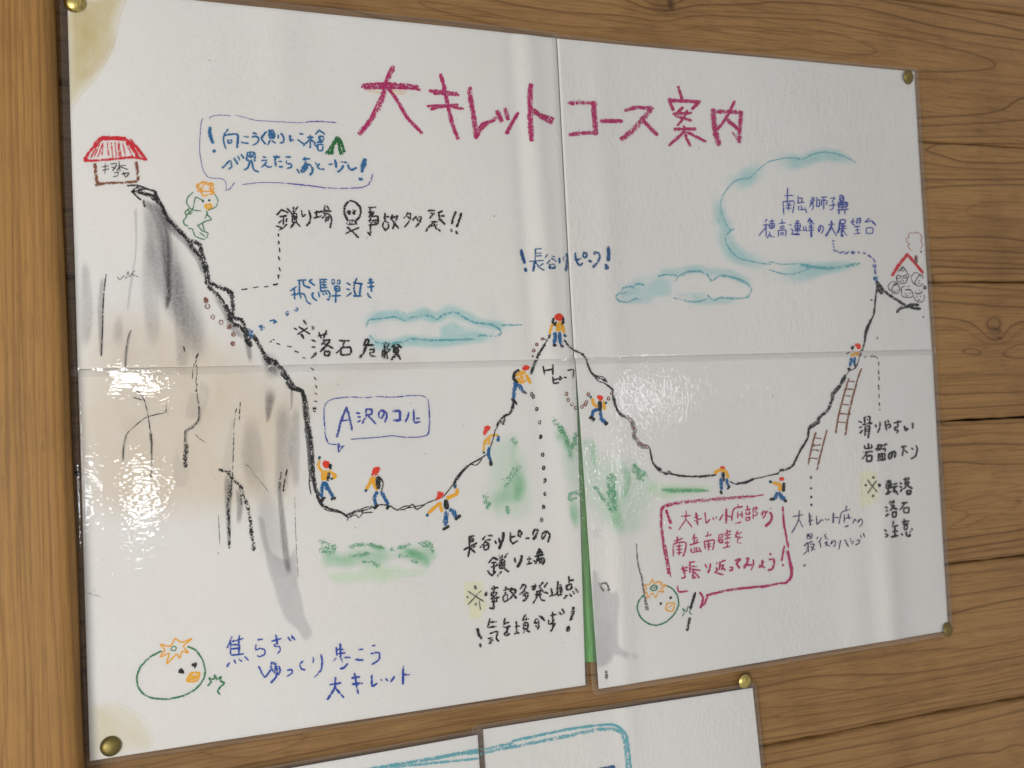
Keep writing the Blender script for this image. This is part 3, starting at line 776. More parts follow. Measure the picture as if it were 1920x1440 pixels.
S('blk', 4.4, "670,905 740,1000 820,1070 930,1140 1060,1222;940,1330 985,1275 1080,1250 1180,1255;1085,1240 1160,1215 1262,1220;1170,1270 1290,1276", Hh, 8, .85)
S('blk', 3.2, "550,1145 565,1150;1335,1400 1340,1404", Hh, 8, .7)
part("rock_crack", None, True)
S('blk', 2.6, "800,622 788,720 778,850 775,1000 770,1120 765,1230", t01, 4, 0.60)
S('gry', 2, "990,1035 965,1090 952,1200 945,1330;885,640 905,665 930,632 950,655 965,600 975,640 1015,595 995,620 1040,640", t01, 4, 0.62)
S('blk', 2.6, "1380,1160 1388,1198;1488,1215 1472,1250", t01, 4, 0.77)
S('blk', 1.8, "1478,1260 1450,1320 1445,1400;1470,1280 1480,1340 1470,1440", t01, 4, 0.47)
S('blk', 3, "1478,0 1475,60 1492,150 1492,260 1445,330 1392,352 1388,430", t02, 4, 0.47)
S('blk', 8, "1400,460 1392,540 1392,620", t02, 4, 0.54)
S('blk', 2.4, "1015,40 1075,95 1105,190 1122,290 1130,350", t02, 4, 0.50)
S('blk', 5, "1132,360 1140,440 1142,560 1142,640 1135,700", t02, 4, 0.34)
S('blk', 2.4, "1248,150 1248,210 1180,228 1100,250 1020,310 955,375 932,450 928,560;1000,100 1075,122;1235,205 1258,212", t02, 4, 0.42)
S('gry', 1.6, "1470,378 1500,410 1555,445;1830,598 1870,620 1920,700;1640,980 1650,1200", t02, 4, 0.47)
S('blk', 2, "1803,135 1795,270;1775,180 1757,300 1752,480 1745,640", t02, 4, 0.42)
S('blk', 5.5, "1640,640 1700,655 1730,690 1742,720 1725,850", t02, 4, 0.42)
S('blk', 4.5, "1728,760 1712,900 1718,1050 1722,1230", t02, 4, 0.44)
S('blk', 5.5, "1750,720 1800,755 1835,850 1870,960 1885,1100 1905,1240", t02, 4, 0.42)
S('blk', 3, "1805,770 1812,900;1660,645 1740,660 1750,720", t02, 4, 0.42)
S('blk', 3, "232,640 210,760 205,800;188,660 175,780", t12, 4, 0.47)
S('gry', 1.2, "0,690 60,760 95,810;290,840 296,1100 315,1440;610,0 620,10", t12, 4, 0.42)
S('gry', 2.2, "925,1190 930,1290 948,1380 960,1440", t22, 4, 0.52)
S('blk', 2.6, "930,1270 938,1360 962,1440", t22, 4, 0.52)
S('gry', 3, "962,-20 972,60 985,130 1000,250;990,150 1015,250", t23, 4, 0.47)
S('gry', 4, "650,60 700,50 720,100 680,105 660,75;700,710 705,770", t23, 4, 0.42)
S('gry', 1.2, "660,118 780,155;700,90 730,110", t03, 4, 0.37)

part("pebble", None, True)
for i, (x, y) in enumerate([(1545, 812), (1548, 822), (1558, 862), (1597, 942), (1660, 980), (1718, 1015), (1752, 1070), (1748, 1140)]):
    ring('dbr', 2.0, x, y, 13+(i % 3)*2, 15, t01, 4, .8); 
    if i in (0, 5, 6, 7): ring('dbr', 2.2, x, y, 6, 6, t01, 4, .7, 6)
for x, y, r_ in [(222, 1102, 8), (182, 1145, 9), (160, 1190, 9), (152, 1232, 5)]:
    ring('dbr', 2.4, x, y, r_, r_, t21, 4, .85)
for i, (x, y) in enumerate([(856, 250), (878, 268), (898, 290), (905, 318), (915, 348), (903, 372), (910, 400), (928, 418), (940, 440), (962, 452), (985, 468), (1004, 470), (890, 300), (893, 330), (905, 385), (945, 455), (968, 470)]):
    ring('dbr' if i % 2 else 'gry', 2.1, x, y, 11, 13, t22, 4, .75, 8, i)

part("chain_link", None, True)
for i, (x, y) in enumerate([(402, 75), (415, 121), (442, 152), (472, 180), (518, 172), (543, 152), (552, 135), (566, 78), (715, 110), (740, 70)]):
    ring('brn', 2.0, x, y, 10, 12, t22, 4, .8, 8, i)
part("dot", None, True)
for i, (x, y) in enumerate([(142, 78), (156, 95), (180, 187), (202, 288), (210, 396), (225, 530), (232, 628), (242, 722), (243, 822), (233, 922), (217, 1018)]):
    ring('gry' if i < 2 else 'blk', 2.5, x, y, 8, 13, t22, 4, .85, 8, i*.7)
S('blk', 2, "200,410 220,385;235,745 248,705;225,915 245,930;225,905 242,915", t22, 4, .7)

part("hut_drawing", "red roofed hut with brown walls")
S('red', 5, "640,1200 700,1120 742,1060 778,1040;700,1125 760,1060", t00, 4, .85)
S('red', 5.5, "745,1055 850,1048 950,1055;770,1040 870,1044 948,1050;960,1060 1000,1120 1045,1195", t00, 4, .85)
S('red', 3, "985,1058 1040,1120 1105,1205;970,1070 1020,1110 1080,1190", t00, 4, .7)
S('red', 4, "640,1215 760,1212 880,1200 1000,1190 1105,1208;660,1200 640,1215", t00, 4, .8)
S('red', 2.6, "742,1085 690,1190;778,1080 740,1185;758,1075 715,1180;810,1078 820,1175;840,1080 852,1190;868,1078 878,1185;898,1078 915,1190;925,1080 950,1190;950,1075 1000,1188;890,1085 900,1180;780,1100 770,1170;1010,1120 1040,1180;700,1160 690,1190", t00, 4, .6)
S('brn', 5, "718,1238 724,1300 736,1388;1026,1228 1034,1290 1040,1358", t00, 4, .72)
S('brn', 4.6, "722,1398 800,1382 920,1378 1030,1370;730,1385 760,1380", t00, 4, .7)
part("hut_lettering", "small black name on the hut wall")
S('blk', 2.0, "770,1262 822,1254;775,1286 820,1276;796,1238 792,1310;835,1240 882,1238 850,1290;840,1262 872,1272;898,1224 905,1292;885,1258 948,1248;898,1265 882,1290;912,1262 965,1282;862,1306 892,1300 888,1326 856,1332;920,1315 972,1305 955,1335;930,1298 945,1338", t00, 4, .9)

part("bubble_outline", "thin violet speech bubble outline")
S('vio', 1.3, "180,118 230,85 330,68 495,75;575,70 700,100 870,145 1100,160 1500,180 1700,165 1920,165;90,120 65,170 48,350 40,600 65,780 90,890 150,980 220,1010 350,1015 415,1045 435,1110 437,1190;670,1105 940,1075 1250,1078 1500,1105 1750,1130 1920,1150", A, 8, .85)
S('vio', 2.2, "410,1195 480,1180 530,1120 555,1080", A, 8, .55)
S('vio', 2, "880,85 980,92 1055,97;560,98 700,75 850,78;870,1070 1100,1078 1300,1072 1430,1060 1520,1020 1560,950;300,1005 500,1020 700,1045 880,1070", B, 8, .6)
S('vio', 3.5, "1555,960 1580,870", B, 8, .5)
part("advice_lettering", "blue crayon sentence in the upper left bubble")
S('blu', 6.5, "195,260 190,340 210,410 235,480", A, 8, .75); S('blu', 5.5, "250,600 262,614", A, 8, .9)
S('blu', 2.8, "465,280 410,350 395,430 405,500 435,570;415,372 500,355 600,355 615,400 605,480;700,385 765,395;665,475 720,485 765,490;840,335 895,350;825,395 870,385 920,410 915,460 870,500 830,515;1035,315 960,410 1020,500;1090,445 1060,510;1120,450 1170,485;1210,365 1215,415;1255,340 1295,400 1290,470 1240,485;1525,345 1585,350;1505,435 1590,495;1820,285 1905,350", A, 8, .85)
S('blu', 3.8, "612,380 608,470 595,555;1100,300 1120,390 ;1080,320 1090,395;1145,320 1148,400;970,400 1015,330;1385,370 1400,450 1435,440", A, 8, .8)
S('blu', 3.2, "455,440 510,440 515,480 465,485 460,440;1070,300 1130,300 1150,340 1150,410 1085,400 1070,300;1650,400 1735,395;1690,365 1692,550;1690,420 1590,525;1700,430 1770,490;1830,285 1770,350;1820,380 1880,385 1890,430 1830,440 1820,380;1795,470 1880,465;1835,400 1840,500;1800,505 1880,510 1870,590 1810,590 1800,505;1750,500 1800,540", A, 8, .8)
S('blu', 3.6, "380,855 480,760 510,770 515,840 475,880;550,710 610,800;760,630 745,740 860,745 855,630 760,630;790,640 800,700 840,650;760,690 850,690;790,760 760,850 705,890;820,740 835,850 870,900 920,910;1145,690 1235,695;1180,665 1165,760 1185,830", A, 8, .78)
S('blu', 2.8, "610,680 640,740;655,650 700,715;985,690 1030,700;960,745 1050,750 960,850;1000,800 1060,840 1115,840;1220,755 1270,760;1225,840 1285,835;1325,690 1395,695;1335,745 1335,790 1400,795 1410,840 1345,865;1575,730 1680,715;1770,770 1800,830;1830,790 1800,840 1840,870 1900,870", A, 8, .8)
S('blu', 3.8, "1610,700 1620,780 1605,880;1650,790 1640,860 1580,920 1560,880 1620,800 1690,810 1725,860 1720,920 1690,955", A, 8, .75)
S('nav', 2.8, "1490,870 1530,930", A, 8, .9)
S('blu', 2.8, "930,720 980,715;1115,680 1200,690;1020,650 1040,770", B, 8, .8)
S('blu', 4, "1145,740 1110,800 1060,830;1025,660 1042,765;1215,720 1235,780 1280,800 1340,770", B, 8, .72)
S('blu', 5, "1460,640 1430,730 1425,830;1480,640 1465,740 1430,800;1385,935 1430,940", B, 8, .72)
part("peak_drawing", "small dark green pointed mountain")
S('dgn', 3, "1040,310 960,450 880,560;1040,310 1000,440 985,560;1060,305 1035,380 1030,420;1075,320 1110,420 1170,530;1070,340 1095,480 1130,570;1060,360 1085,500 1105,575;930,500 925,570;900,540 985,568;950,460 985,540;1045,320 975,480;1090,330 1140,440 1150,540;1030,330 990,470 950,560", B, 8, .8)

part("title_lettering", "large magenta crayon title lettering")
S('mag', 5.0, "790,662 1000,652 1225,682;800,645 1000,640 1210,660;810,672 1000,668 1200,672", t10, 4, .68)
S('mag', 9.4, "1025,512 985,600 965,680 925,790 865,900 775,1008", t10, 4, .68)
S('mag', 3.3, "1012,515 972,600 955,680 900,800 850,900 790,985", t10, 4, .8)
S('mag', 7.2, "988,670 1060,770 1130,890 1240,1005", t10, 4, .8)
S('mag', 4.4, "1295,690 1400,692 1515,722;1320,710 1510,722;1310,700 1500,706", t10, 4, .8)
S('mag', 4.0, "1280,806 1400,800 1550,826;1308,828 1400,808 1508,794", t10, 4, .8)
S('mag', 7.7, "1380,570 1405,660 1430,780 1465,930 1508,1045", t10, 4, .78)
S('mag', 8.2, "1597,668 1605,760 1630,900 1645,1040", t10, 4, .66)
S('mag', 6.1, "1645,1035 1700,960 1795,890;1650,1000 1690,940 1780,910", t10, 4, .66)
S('mag', 8.2, "1805,845 1833,912;1862,825 1885,900", t10, 4, .8)
S('mag', 6.1, "40,855 -5,930 -45,1005", t20, 4, .85)
S('mag', 9.4, "133,650 127,750 130,900 140,1058", t20, 4, .72)
S('mag', 4.6, "140,822 220,872 305,895;145,850 220,895 292,930;150,840 240,885 300,912", t20, 4, .66)
S('mag', 7.7, "420,780 520,775 625,785;430,1015 530,1003 630,998", t20, 4, .66)
S('mag', 9.4, "605,775 612,880 625,1010", t20, 4, .7)
S('mag', 7.7, "662,912 820,912", t20, 4, .85)
S('mag', 6.6, "845,830 930,810 1050,815", t20, 4, .72)
S('mag', 8.8, "1045,818 970,905 910,975 820,1045", t20, 4, .6)
S('mag', 5.5, "985,910 1030,960 1085,1015", t20, 4, .8)
S('mag', 6.1, "1240,655 1255,700 1270,745;1175,745 1188,790 1205,830;1180,758 1300,762 1400,768;1398,770 1345,822;1405,762 1360,800", t20, 4, .8)
S('mag', 4.4, "1205,857 1340,850;1275,810 1222,870 1340,908;1310,832 1285,885 1238,945", t20, 4, .8)
S('mag', 4.8, "1215,972 1370,970;1285,950 1295,1010 1332,1100;1285,990 1230,1040 1175,1095;1310,995 1380,1030 1450,1066;1270,1010 1190,1080", t20, 4, .8)
S('mag', 8.8, "1500,825 1508,900 1520,1000 1548,1088", t20, 4, .8)
S('mag', 6.6, "1512,842 1620,842 1718,850", t20, 4, .68); S('mag', 7.2, "1712,852 1702,950 1697,1068", t20, 4, .72)
S('mag', 4.8, "1662,765 1620,850 1585,910 1538,972;1598,888 1640,930 1690,962;1610,910 1690,975", t20, 4, .8)
S('mag', 2.6, "1650,1010 1690,1060;1640,990 1690,1040", t20, 4, .5)
S('ora', 1.2, "830,690 880,698 932,706;1020,700 1060,712 1110,716;1020,690 1130,700", t10, 4, .6)

part("chain_warning_lettering", "black crayon warning words and skull")
S('blk', 3, "225,275 150,360;225,280 320,325;190,380 300,370;250,380 248,500;180,480 225,440;300,410 290,460;145,525 220,540;300,500 240,550 185,585;300,255 370,330;465,235 410,320;385,330 385,460 440,460 445,340 385,330;390,375 440,375;390,415 440,415;410,470 355,545;440,460 500,530;520,290 540,380 580,350;750,290 740,400;705,400 820,370;720,320 850,300 960,298;850,330 935,345 970,420 952,545;880,350 830,405;900,370 880,460;930,370 912,440;1205,535 1290,610 1375,690;1385,540 1290,580 1185,630", Cc, 8, .82)
S('blk', 3.6, "400,235 402,320;635,290 655,380 640,470 595,515;870,215 865,290;860,280 925,275 900,220;400,350 430,440;415,470 365,545;1210,435 1162,330 1168,230 1205,170;1330,165 1392,230 1410,310 1380,390 1320,450", Cc, 8, .78)
S('blk', 3, "1200,170 1260,142 1330,165;1210,430 1200,490 1330,490 1300,430 1240,440 1245,490;1275,450 1290,490;1330,440 1350,495", Cc, 8, .62)
S('blk', 5.5, "1215,300 1245,335;1245,300 1220,330;1298,280 1310,340;1320,290 1298,330", Cc, 8, .78)
S('blk', 3.2, "245,242 350,240;265,240 270,400 275,660;230,610 275,660;240,310 320,330 250,370;250,380 380,375 375,490 250,500;240,440 400,430;280,300 320,310 300,350;260,460 370,470;490,330 490,430;470,390 550,375;485,440 455,520 500,580 545,530 530,460 485,450;600,350 580,420;580,400 680,370 650,440 600,570;600,430 690,555", Dd, 8, .8)
S('blk', 3.4, "835,315 775,400;830,325 880,340 860,440 780,535;830,380 850,400;960,370 905,435;950,380 1025,385 1010,460 950,530;970,400 985,440;1140,290 1230,290 1210,340 1160,400;1175,320 1230,340;1280,310 1320,420 1385,490;1290,320 1350,295;1320,370 1380,365;1300,430 1310,410;1180,460 1270,455;1200,480 1140,540 1105,600;1230,480 1260,560 1325,590;1150,520 1270,500", Dd, 8, .68)
S('blk', 4, "1550,305 1510,400 1492,480;1632,325 1600,430 1567,525;1475,570 1490,595;1555,600 1572,628", Dd, 8, .8)
part("dash", None, True)
S('blk', 2.8, "175,638 177,675;180,745 182,790;187,850 200,912;177,980 193,1030;185,1140 205,1190;160,1255 190,1258;178,1255 178,1308;165,1382 135,1400 100,1398", Cc, 8, .85)
S('blk', 2.2, "90,712 62,716;18,716 -20,722", t11, 4, .85); S('blk', 2.6, "1815,735 1855,731", t01, 4, .9)
S('blk', 2.4, "105,1128 118,1120;122,1112 138,1110;155,1138 180,1145;235,1158 262,1163;292,1195 318,1205;350,1243 370,1250;410,1318 430,1338;435,1390 450,1410", t11, 4, .78)
S('blk', 2.4, "446,10 455,30;442,68 455,78;435,128 455,132;428,175 430,195;438,175 440,190;448,178 446,192;430,205 445,207", t12, 4, .8)

part("place_lettering", "blue crayon place name by the cliff")
S('blu', 3, "305,215 430,205;330,215 330,340;385,215 400,290 490,325;520,200 475,225 560,290;190,375 280,310;250,330 260,490;210,430 340,410;325,340 350,480;300,400 400,420 440,530 500,565;545,400 515,420 540,480 590,515;630,200 740,200;640,210 650,380;660,240 730,240;655,280 730,280;650,320 740,320;700,210 700,320;650,375 760,370 785,420 770,500 730,495;615,390 630,460;680,400 695,430;720,390 740,420;860,300 860,360 930,370 920,300 860,300;870,330 920,335;810,445 945,440;880,310 870,540", Ee, 8, .82)
S('blu', 2.4, "820,200 852,208 852,265 822,268 815,215;905,205 935,212 930,265 897,258 905,205", Ee, 8, .8)
S('nav', 2.8, "1190,180 1150,270 1150,370 1175,440;1140,248 1275,265;1040,250 1090,280;1035,340 1080,350;1035,455 1110,395;1350,400 1370,450 1400,475", Ee, 8, .8)
S('blu', 3.2, "1250,270 1230,440;1140,442 1260,447;1390,180 1400,280 1410,375;1355,250 1440,240;1350,310 1445,300;1370,205 1420,200", Ee, 8, .78)
part("dot", None, True)
S('blu', 5.5, "130,700 170,712;150,680 150,740", Ee, 8, .55); S('blu', 2.6, "250,655 285,672 312,640 280,625", Ee, 8, .6)
S('blu', 3.2, "105,968 130,965 155,975 132,985", t11, 4, .7); S('blu', 6, "28,1012 58,1020;40,1005 42,1035", t11, 4, .7)
S('blu', 5.5, "1868,1035 1895,1060 1880,1090 1865,1060", t01, 4, .35)
part("rockfall_lettering", "black crayon rockfall warning")
S('blk', 2.8, "320,905 485,1015;450,925 305,1020;250,925 290,950;610,1045 745,1010;620,985 655,1080;735,960 690,1080;515,1210 565,1212", Ee, 8, .9)
S('blk', 4, "395,812 430,865;360,1022 392,1078;515,1102 570,1130;580,1300 510,1372;690,1110 780,1110 720,1200 640,1280", Ee, 8, .72)
S('gry', 3.2, "515,905 540,915 532,945 515,930", Ee, 8, .6)
S('blk', 3.4, "660,1170 700,1140;700,1160 825,1225;710,1270 780,1280 770,1335 710,1330 710,1270;930,1115 1080,1115;1010,1120 960,1230 880,1300;950,1220 1090,1215 1095,1310 960,1325 950,1230;1330,1085 1290,1190;1330,1090 1370,1100 1350,1170;1290,1180 1440,1180;1380,1250 1450,1240 1440,1290 1390,1290 1400,1340 1470,1350;1780,1150 1860,1220;1740,1215 1820,1215;1740,1240 1810,1240 1800,1290 1745,1290 1740,1240", Ee, 8, .75)
S('blk', 4.2, "1330,1190 1290,1290 1235,1365;1610,1150 1600,1380;1600,1160 1670,1150 1640,1230 1680,1250 1610,1300;1640,1300 1645,1385;1580,1250 1572,1360;1780,1145 1710,1210;1780,1210 1770,1320 1710,1395;1790,1310 1840,1390", Ee, 8, .68)

part("peak_name_lettering", "deep blue peak name between exclamation marks")
S('nav', 5, "128,235 150,330 182,430;190,512 203,550", Ff, 8, .85)
S('nav', 2.5, "335,225 425,215;340,225 340,395;345,285 425,282;345,328 430,322;255,405 460,395;340,410 400,500 470,540;455,440 410,475;520,300 485,360;590,325 640,345;560,390 515,440;580,360 655,405;555,455 625,450 635,505 550,510 555,455;765,335 765,385", Ff, 8, .85)
S('nav', 3.6, "330,400 322,480 310,550;700,360 705,430;560,460 560,505 630,500", Ff, 8, .8)
S('nav', 5, "812,290 820,400 800,545", Ff, 8, .75)
S('nav', 3.6, "940,280 950,380 1000,465 1050,435;950,385 1025,365;1070,270 1115,300 1100,350 1058,330 1070,270;1225,300 1228,270 1290,285 1310,340", Ff, 8, .8)
S('nav', 4.6, "1312,330 1270,430 1205,490;1145,395 1178,410", Ff, 8, .75)
S('nav', 6.2, "1435,195 1440,290 1430,390;1398,460 1415,515", Ff, 8, .85)

part("viewpoint_lettering", "two lines of violet blue lettering inside the teal cloud")
S('ind', 2.2, "435,110 430,300;390,225 515,220;365,310 380,500;370,310 525,305 525,390 510,480;420,320 450,350;480,320 450,350;410,370 490,365;405,410 490,410;445,350 450,445;590,225 590,330;590,260 660,265;650,265 640,330;575,335 685,325;600,380 600,435 690,430;640,375 640,430;695,400 715,480;790,245 830,290 770,340;830,250 770,310;800,310 820,380 800,435;800,340 760,390;870,250 865,390;875,290 910,290 905,380 870,385;930,250 1020,245;940,290 1020,300 1010,360;940,290 940,370;975,250 970,430;1070,265 1140,255 1095,310;1100,310 1120,370 1100,430 1065,435;1050,375 1145,360", Gg, 8, .85)
S('ind', 2.8, "1210,230 1215,300 1265,295 1255,225 1210,230;1215,265 1260,260;1190,330 1320,330 1310,390 1200,395 1190,330;1195,362 1310,360;1250,330 1250,390;1180,437 1335,427;1205,430 1195,500;1285,430 1285,500", Gg, 8, .8)
S('ind', 2.2, "130,570 100,620;70,665 150,660;115,640 115,840;115,690 10,820;165,610 235,600;200,580 200,720;165,640 235,640 230,700 165,705 165,640;165,675 230,672;130,860 170,790 180,830 240,840;160,760 170,780;350,575 355,630;310,640 400,630;330,680 380,680 375,710 330,710 330,680;295,750 300,830;295,745 410,740 405,830;335,775 370,775 365,805 335,805 335,775;455,655 490,665;480,720 510,740 500,790;550,605 610,600;545,640 620,640 615,710 550,715 545,640;550,675 615,672;665,690 680,740 715,745;700,680 720,760;650,745 690,735;750,590 800,600 760,650;760,600 830,650;750,680 810,675;745,710 815,705;740,750 820,740;930,670 920,730 895,770 890,720 920,670 960,690 960,750 930,790;1040,665 1130,650;1090,700 1160,830;1210,590 1290,585 1280,640 1215,650;1230,680 1300,680;1220,720 1310,715;1245,650 1245,720;1270,650 1270,720;1250,730 1310,820;1470,570 1460,650;1470,570 1520,565 1515,640;1470,600 1515,598;1470,630 1515,628;1430,690 1510,680;1440,740 1510,735;1420,800 1520,785;1475,690 1475,790;1370,620 1440,610;1410,570 1400,650 1430,660;1650,565 1590,620 1680,600;1605,710 1610,790 1700,785 1700,705 1605,710", Gg, 8, .85)
S('ind', 3, "490,800 610,800;580,595 580,770;540,745 625,740;765,560 735,620;780,660 785,840;1085,600 1080,700 1000,830;1215,595 1200,720 1170,790;1240,730 1235,830 1260,820;1680,600 1745,660", Gg, 8, .8)
part("dot", None, True)
S('ind', 2.4, "1095,900 1130,905;1108,940 1112,965;1116,985 1120,1000;1120,1030 1150,1040 1145,1062 1118,1058 1120,1030;1160,1050 1210,1088 1250,1062 1300,1095 1340,1060;1385,1062 1425,1068 1420,1092 1385,1090 1385,1062;1705,1265 1740,1262 1740,1298 1708,1292 1705,1265", Gg, 8, .75)
S('ind', 3.6, "1480,1065 1500,1082;1565,1078 1590,1098;1635,1115 1675,1148;1705,1170 1735,1220;1735,1330 1738,1400", Gg, 8, .7)
S('blu', 5.5, "600,805 645,848;650,812 605,842", Hh, 8, .75)

part("house_drawing", "red gable roof with chimney and rising smoke")
S('red', 5.5, "872,778 960,640 1105,462", Hh, 8, .85); S('red', 4.4, "1108,470 1220,600 1335,740", Hh, 8, .85)
S('dbr', 2.2, "1222,480 1212,560 1232,600 1248,560 1240,490 1222,480;1228,500 1230,580", Hh, 8, .85)
S('pnk', 1.5, "1170,405 1125,370 1110,325 1135,312 1085,262 1092,225 1130,205 1120,165 1160,140 1210,148 1250,130 1290,150 1325,210 1305,260 1330,310 1312,360 1295,380", Hh, 8, .85)
S('gry', 3, "1305,412 1312,432", Hh, 8, .85)
part("faces_drawing", "five small outlined faces under the roof")
S('blk', 1.5, "930,800 940,860 1000,900 1070,890 1100,830 1125,790 1115,755 1080,760;940,800 960,770 995,790 990,820 950,830 940,800;1040,790 1070,770 1095,800 1070,820 1045,810 1040,790;995,790 1035,790;1015,820 1025,840;980,860 1010,870 1045,855;960,730 1000,680 1030,650 1070,690 1100,740;970,712 1000,695 1030,715 1060,695;1000,690 1040,670;1260,745 1200,740 1160,800 1170,870 1210,920;1290,760 1250,810 1210,880 1230,920 1290,940 1330,900;1270,760 1330,780 1330,830;1265,860 1290,860;1255,890 1290,900;1290,790 1310,800;900,870 850,880 805,940 820,990 850,1000;895,900 860,1000 880,1045 950,1050 980,990 960,910 900,870;900,920 930,900 965,935;880,1020 905,1030 940,1015;895,990 905,998;940,990 950,1000;1010,1010 1020,1090 1080,1110 1170,1100 1180,1040;1005,1020 1010,960 1060,940;1060,1000 1100,985 1160,1010 1175,1040;1100,950 1130,940;1060,1050 1080,1055;1120,1050 1140,1050;1070,1085 1110,1080;1190,1090 1220,1150 1280,1180 1340,1160 1355,1100 1340,1060;1210,1040 1230,1010;1270,990 1275,1000;1310,1010 1320,1030;1230,1090 1250,1100;1290,1090 1305,1095;1250,1145 1270,1150 1292,1142", Hh, 8, .9)
S('blk', 2.4, "1225,1050 1270,1052 1312,1040;1350,930 1380,970 1350,980 1340,950;900,930 940,910;1075,995 1140,990", Hh, 8, .85)

part("cloud_stroke", None, True)
S('Tl', 12, "820,1040,119 845,965,119 950,930,102 1050,925,102 1130,950,85 1250,915,119 1350,945,102 1450,895,119 1560,930,102 1680,985,85 1800,1000,85 1930,1000,102", t11, 4, 0.60)
S('Tl', 12, "840,1040,102 880,1130,102 1000,1150,102 1150,1115,102 1350,1130,102 1600,1100,102 1800,1085,85", t11, 4, 0.56)
BL('Tl', "1360,990 1480,950 1600,1000 1780,1020 1800,1070 1600,1100 1380,1110 1350,1050", 14, .5, t11)
S('tea', 3.5, "825,1015 850,960 950,948 1040,940 1110,962;1110,965 1170,942 1250,930 1310,932 1350,960;1350,960 1420,915 1500,905 1570,950 1640,982 1760,995 1820,1030 1835,1060 1800,1085;1660,1080 1730,1078 1800,1085;850,1080 900,1130 1000,1140 1110,1125 1150,1100;1150,1100 1300,1112 1500,1110 1640,1105;1840,1000 1920,1000 1990,995", t11, 4, 0.39)
part("cloud_stroke", None, True)
S('Tl', 12, "1050,650,102 1150,605,85 1230,610,85 1320,585,85 1400,580,85 1470,600,68 1560,605,85 1650,625,85 1760,680,85 1800,740,68", t21, 4, 0.50)
S('Tl', 12, "790,770,102 880,720,102 1000,670,136 1100,630,102;800,820,68 950,815,68 1100,820,85;1300,830,68 1500,820,68 1700,810,68", t21, 4, 0.40)
BL('Tl', "785,770 850,720 920,700 1000,690 1060,640 1150,630 1225,640 1215,700 1200,790 1080,815 900,815 800,815", 12, .48, t21)
BL('Tl', "1215,735 1450,745 1470,790 1380,820 1220,800", 12, .45, t21)
S('tea', 3.2, "1222,668 1250,630 1320,600 1400,595 1460,625 1490,670;1090,635 1150,620 1232,628;1500,665 1560,628 1640,640 1740,675 1790,730 1760,790 1680,800 1560,795 1505,815 1465,775 1458,800 1380,825 1280,815 1210,795;820,745 828,722 880,710 918,722;908,702 950,690 990,702;850,755 790,765 775,790 800,820 870,827 920,802 960,805", t21, 4, 0.45)
S('tea', 4.9, "1260,625 1330,598 1400,597;1560,628 1650,642 1740,680", t21, 4, 0.37)
part("cloud_stroke", None, True)
S('Tl', 16, "0,1240,187 120,1215,170 240,1220,119 330,1180,119 430,1165,119 540,1185,119 640,1225,40", t30, 4, 0.56)
S('Tl', 16, "1590,1440,187 1650,1380,170 1740,1345,170 1830,1280,170 1930,1225,187", t20, 4, 0.56)
S('Tl', 16, "1570,0,187 1545,100,119 1560,200,119 1600,260,102 1590,340,136 1640,440,170 1720,500,136 1850,535,136 1950,545,136", t21, 4, 0.56)
S('Tl', 16, "0,560,221 120,600,204 260,600,187 400,580,119 540,560,102 670,540,68", t31, 4, 0.68)
S('Tl', 16, "1500,300,272 1560,200,136 1530,380,204", t21, 4, 0.14)
S('tea', 2.2, "0,1215 120,1190 200,1192 245,1205;245,1205 330,1160 420,1145 540,1170 650,1225", t30, 4, 0.57)
S('tea', 2.2, "1600,1430 1650,1372 1700,1348 1780,1335 1850,1265 1930,1210", t20, 4, 0.57)
S('tea', 2.2, "1600,-10 1570,40 1560,110 1580,190 1610,260 1640,290 1660,275;1660,275 1605,320 1600,380 1640,450 1700,500 1800,525 1880,540 1930,545", t21, 4, 0.57)
S('tea', 2.2, "0,525 100,545 220,542 330,562 450,575 560,558 670,540;0,585 80,612 170,620 260,592 330,562", t31, 4, 0.53)
S('tea', 5.4, "450,575 560,562 672,540;240,550 340,568 450,578", t31, 4, 0.41)

part("vegetation_stroke", None, True)
BL('Gr', "1040,785 1100,830 1180,850 1240,900 1215,1000 1150,1010 1095,960 1045,900", 30, .22, (0, 0), 1)
BL('Gr', "905,830 960,800 1000,860 1010,960 960,990 900,960", 30, .2, (0, 0), 1)
BL('Gr', "470,1200 560,1190 640,1230 760,1200 880,1190 1010,1225 1140,1190 1280,1180 1360,1230 1390,1290 1310,1390 1240,1400 1060,1330 940,1390 700,1400 500,1400 470,1300", 22, .5, t12)
BL('Wc', "500,1400 700,1400 900,1340 1300,1400 1240,1440 1000,1475 960,1500 900,1490 820,1480 700,1500 560,1480", 10, .5, t12)
S('gsm', 8.0, "480,1172 530,1190 600,1222;478,1235 520,1225 590,1235;480,1250 540,1262 590,1245;490,1215 500,1250;700,1215 780,1200 860,1205 950,1225;1000,1240 1080,1225 1150,1200;1220,1190 1290,1190 1330,1222;1240,1205 1300,1215 1325,1260;700,1290 780,1275 860,1270;800,1330 860,1330 920,1365;1060,1290 1130,1290 1200,1340", t12, 4, 0.26)
S('Gr', 12, "720,1290,60 860,1270,60;1080,1230,60 1250,1300,90 1300,1390,50;840,1210,50 1000,1240,60", t12, 4, .6)
BL('Gr', "1700,870 1760,800 1820,740 1880,640 1930,520 1990,560 2030,700 2040,860 1990,920 1900,920 1800,1000 1740,930", 20, .42, t12)
S('gsm', 8.0, "1705,840 1735,850 1710,880 1745,890 1730,930;1860,720 1900,690 1925,640;1870,760 1920,700;1880,920 1885,965", t12, 4, 0.28)
BL('Gr', "-20,380 40,360 60,440 30,620 120,700 130,800 60,900 0,920 -30,700", 20, .38, t22)
S('gsm', 10.0, "0,650 30,640 50,620;0,680 40,650;0,420 20,440", t22, 4, 0.24)
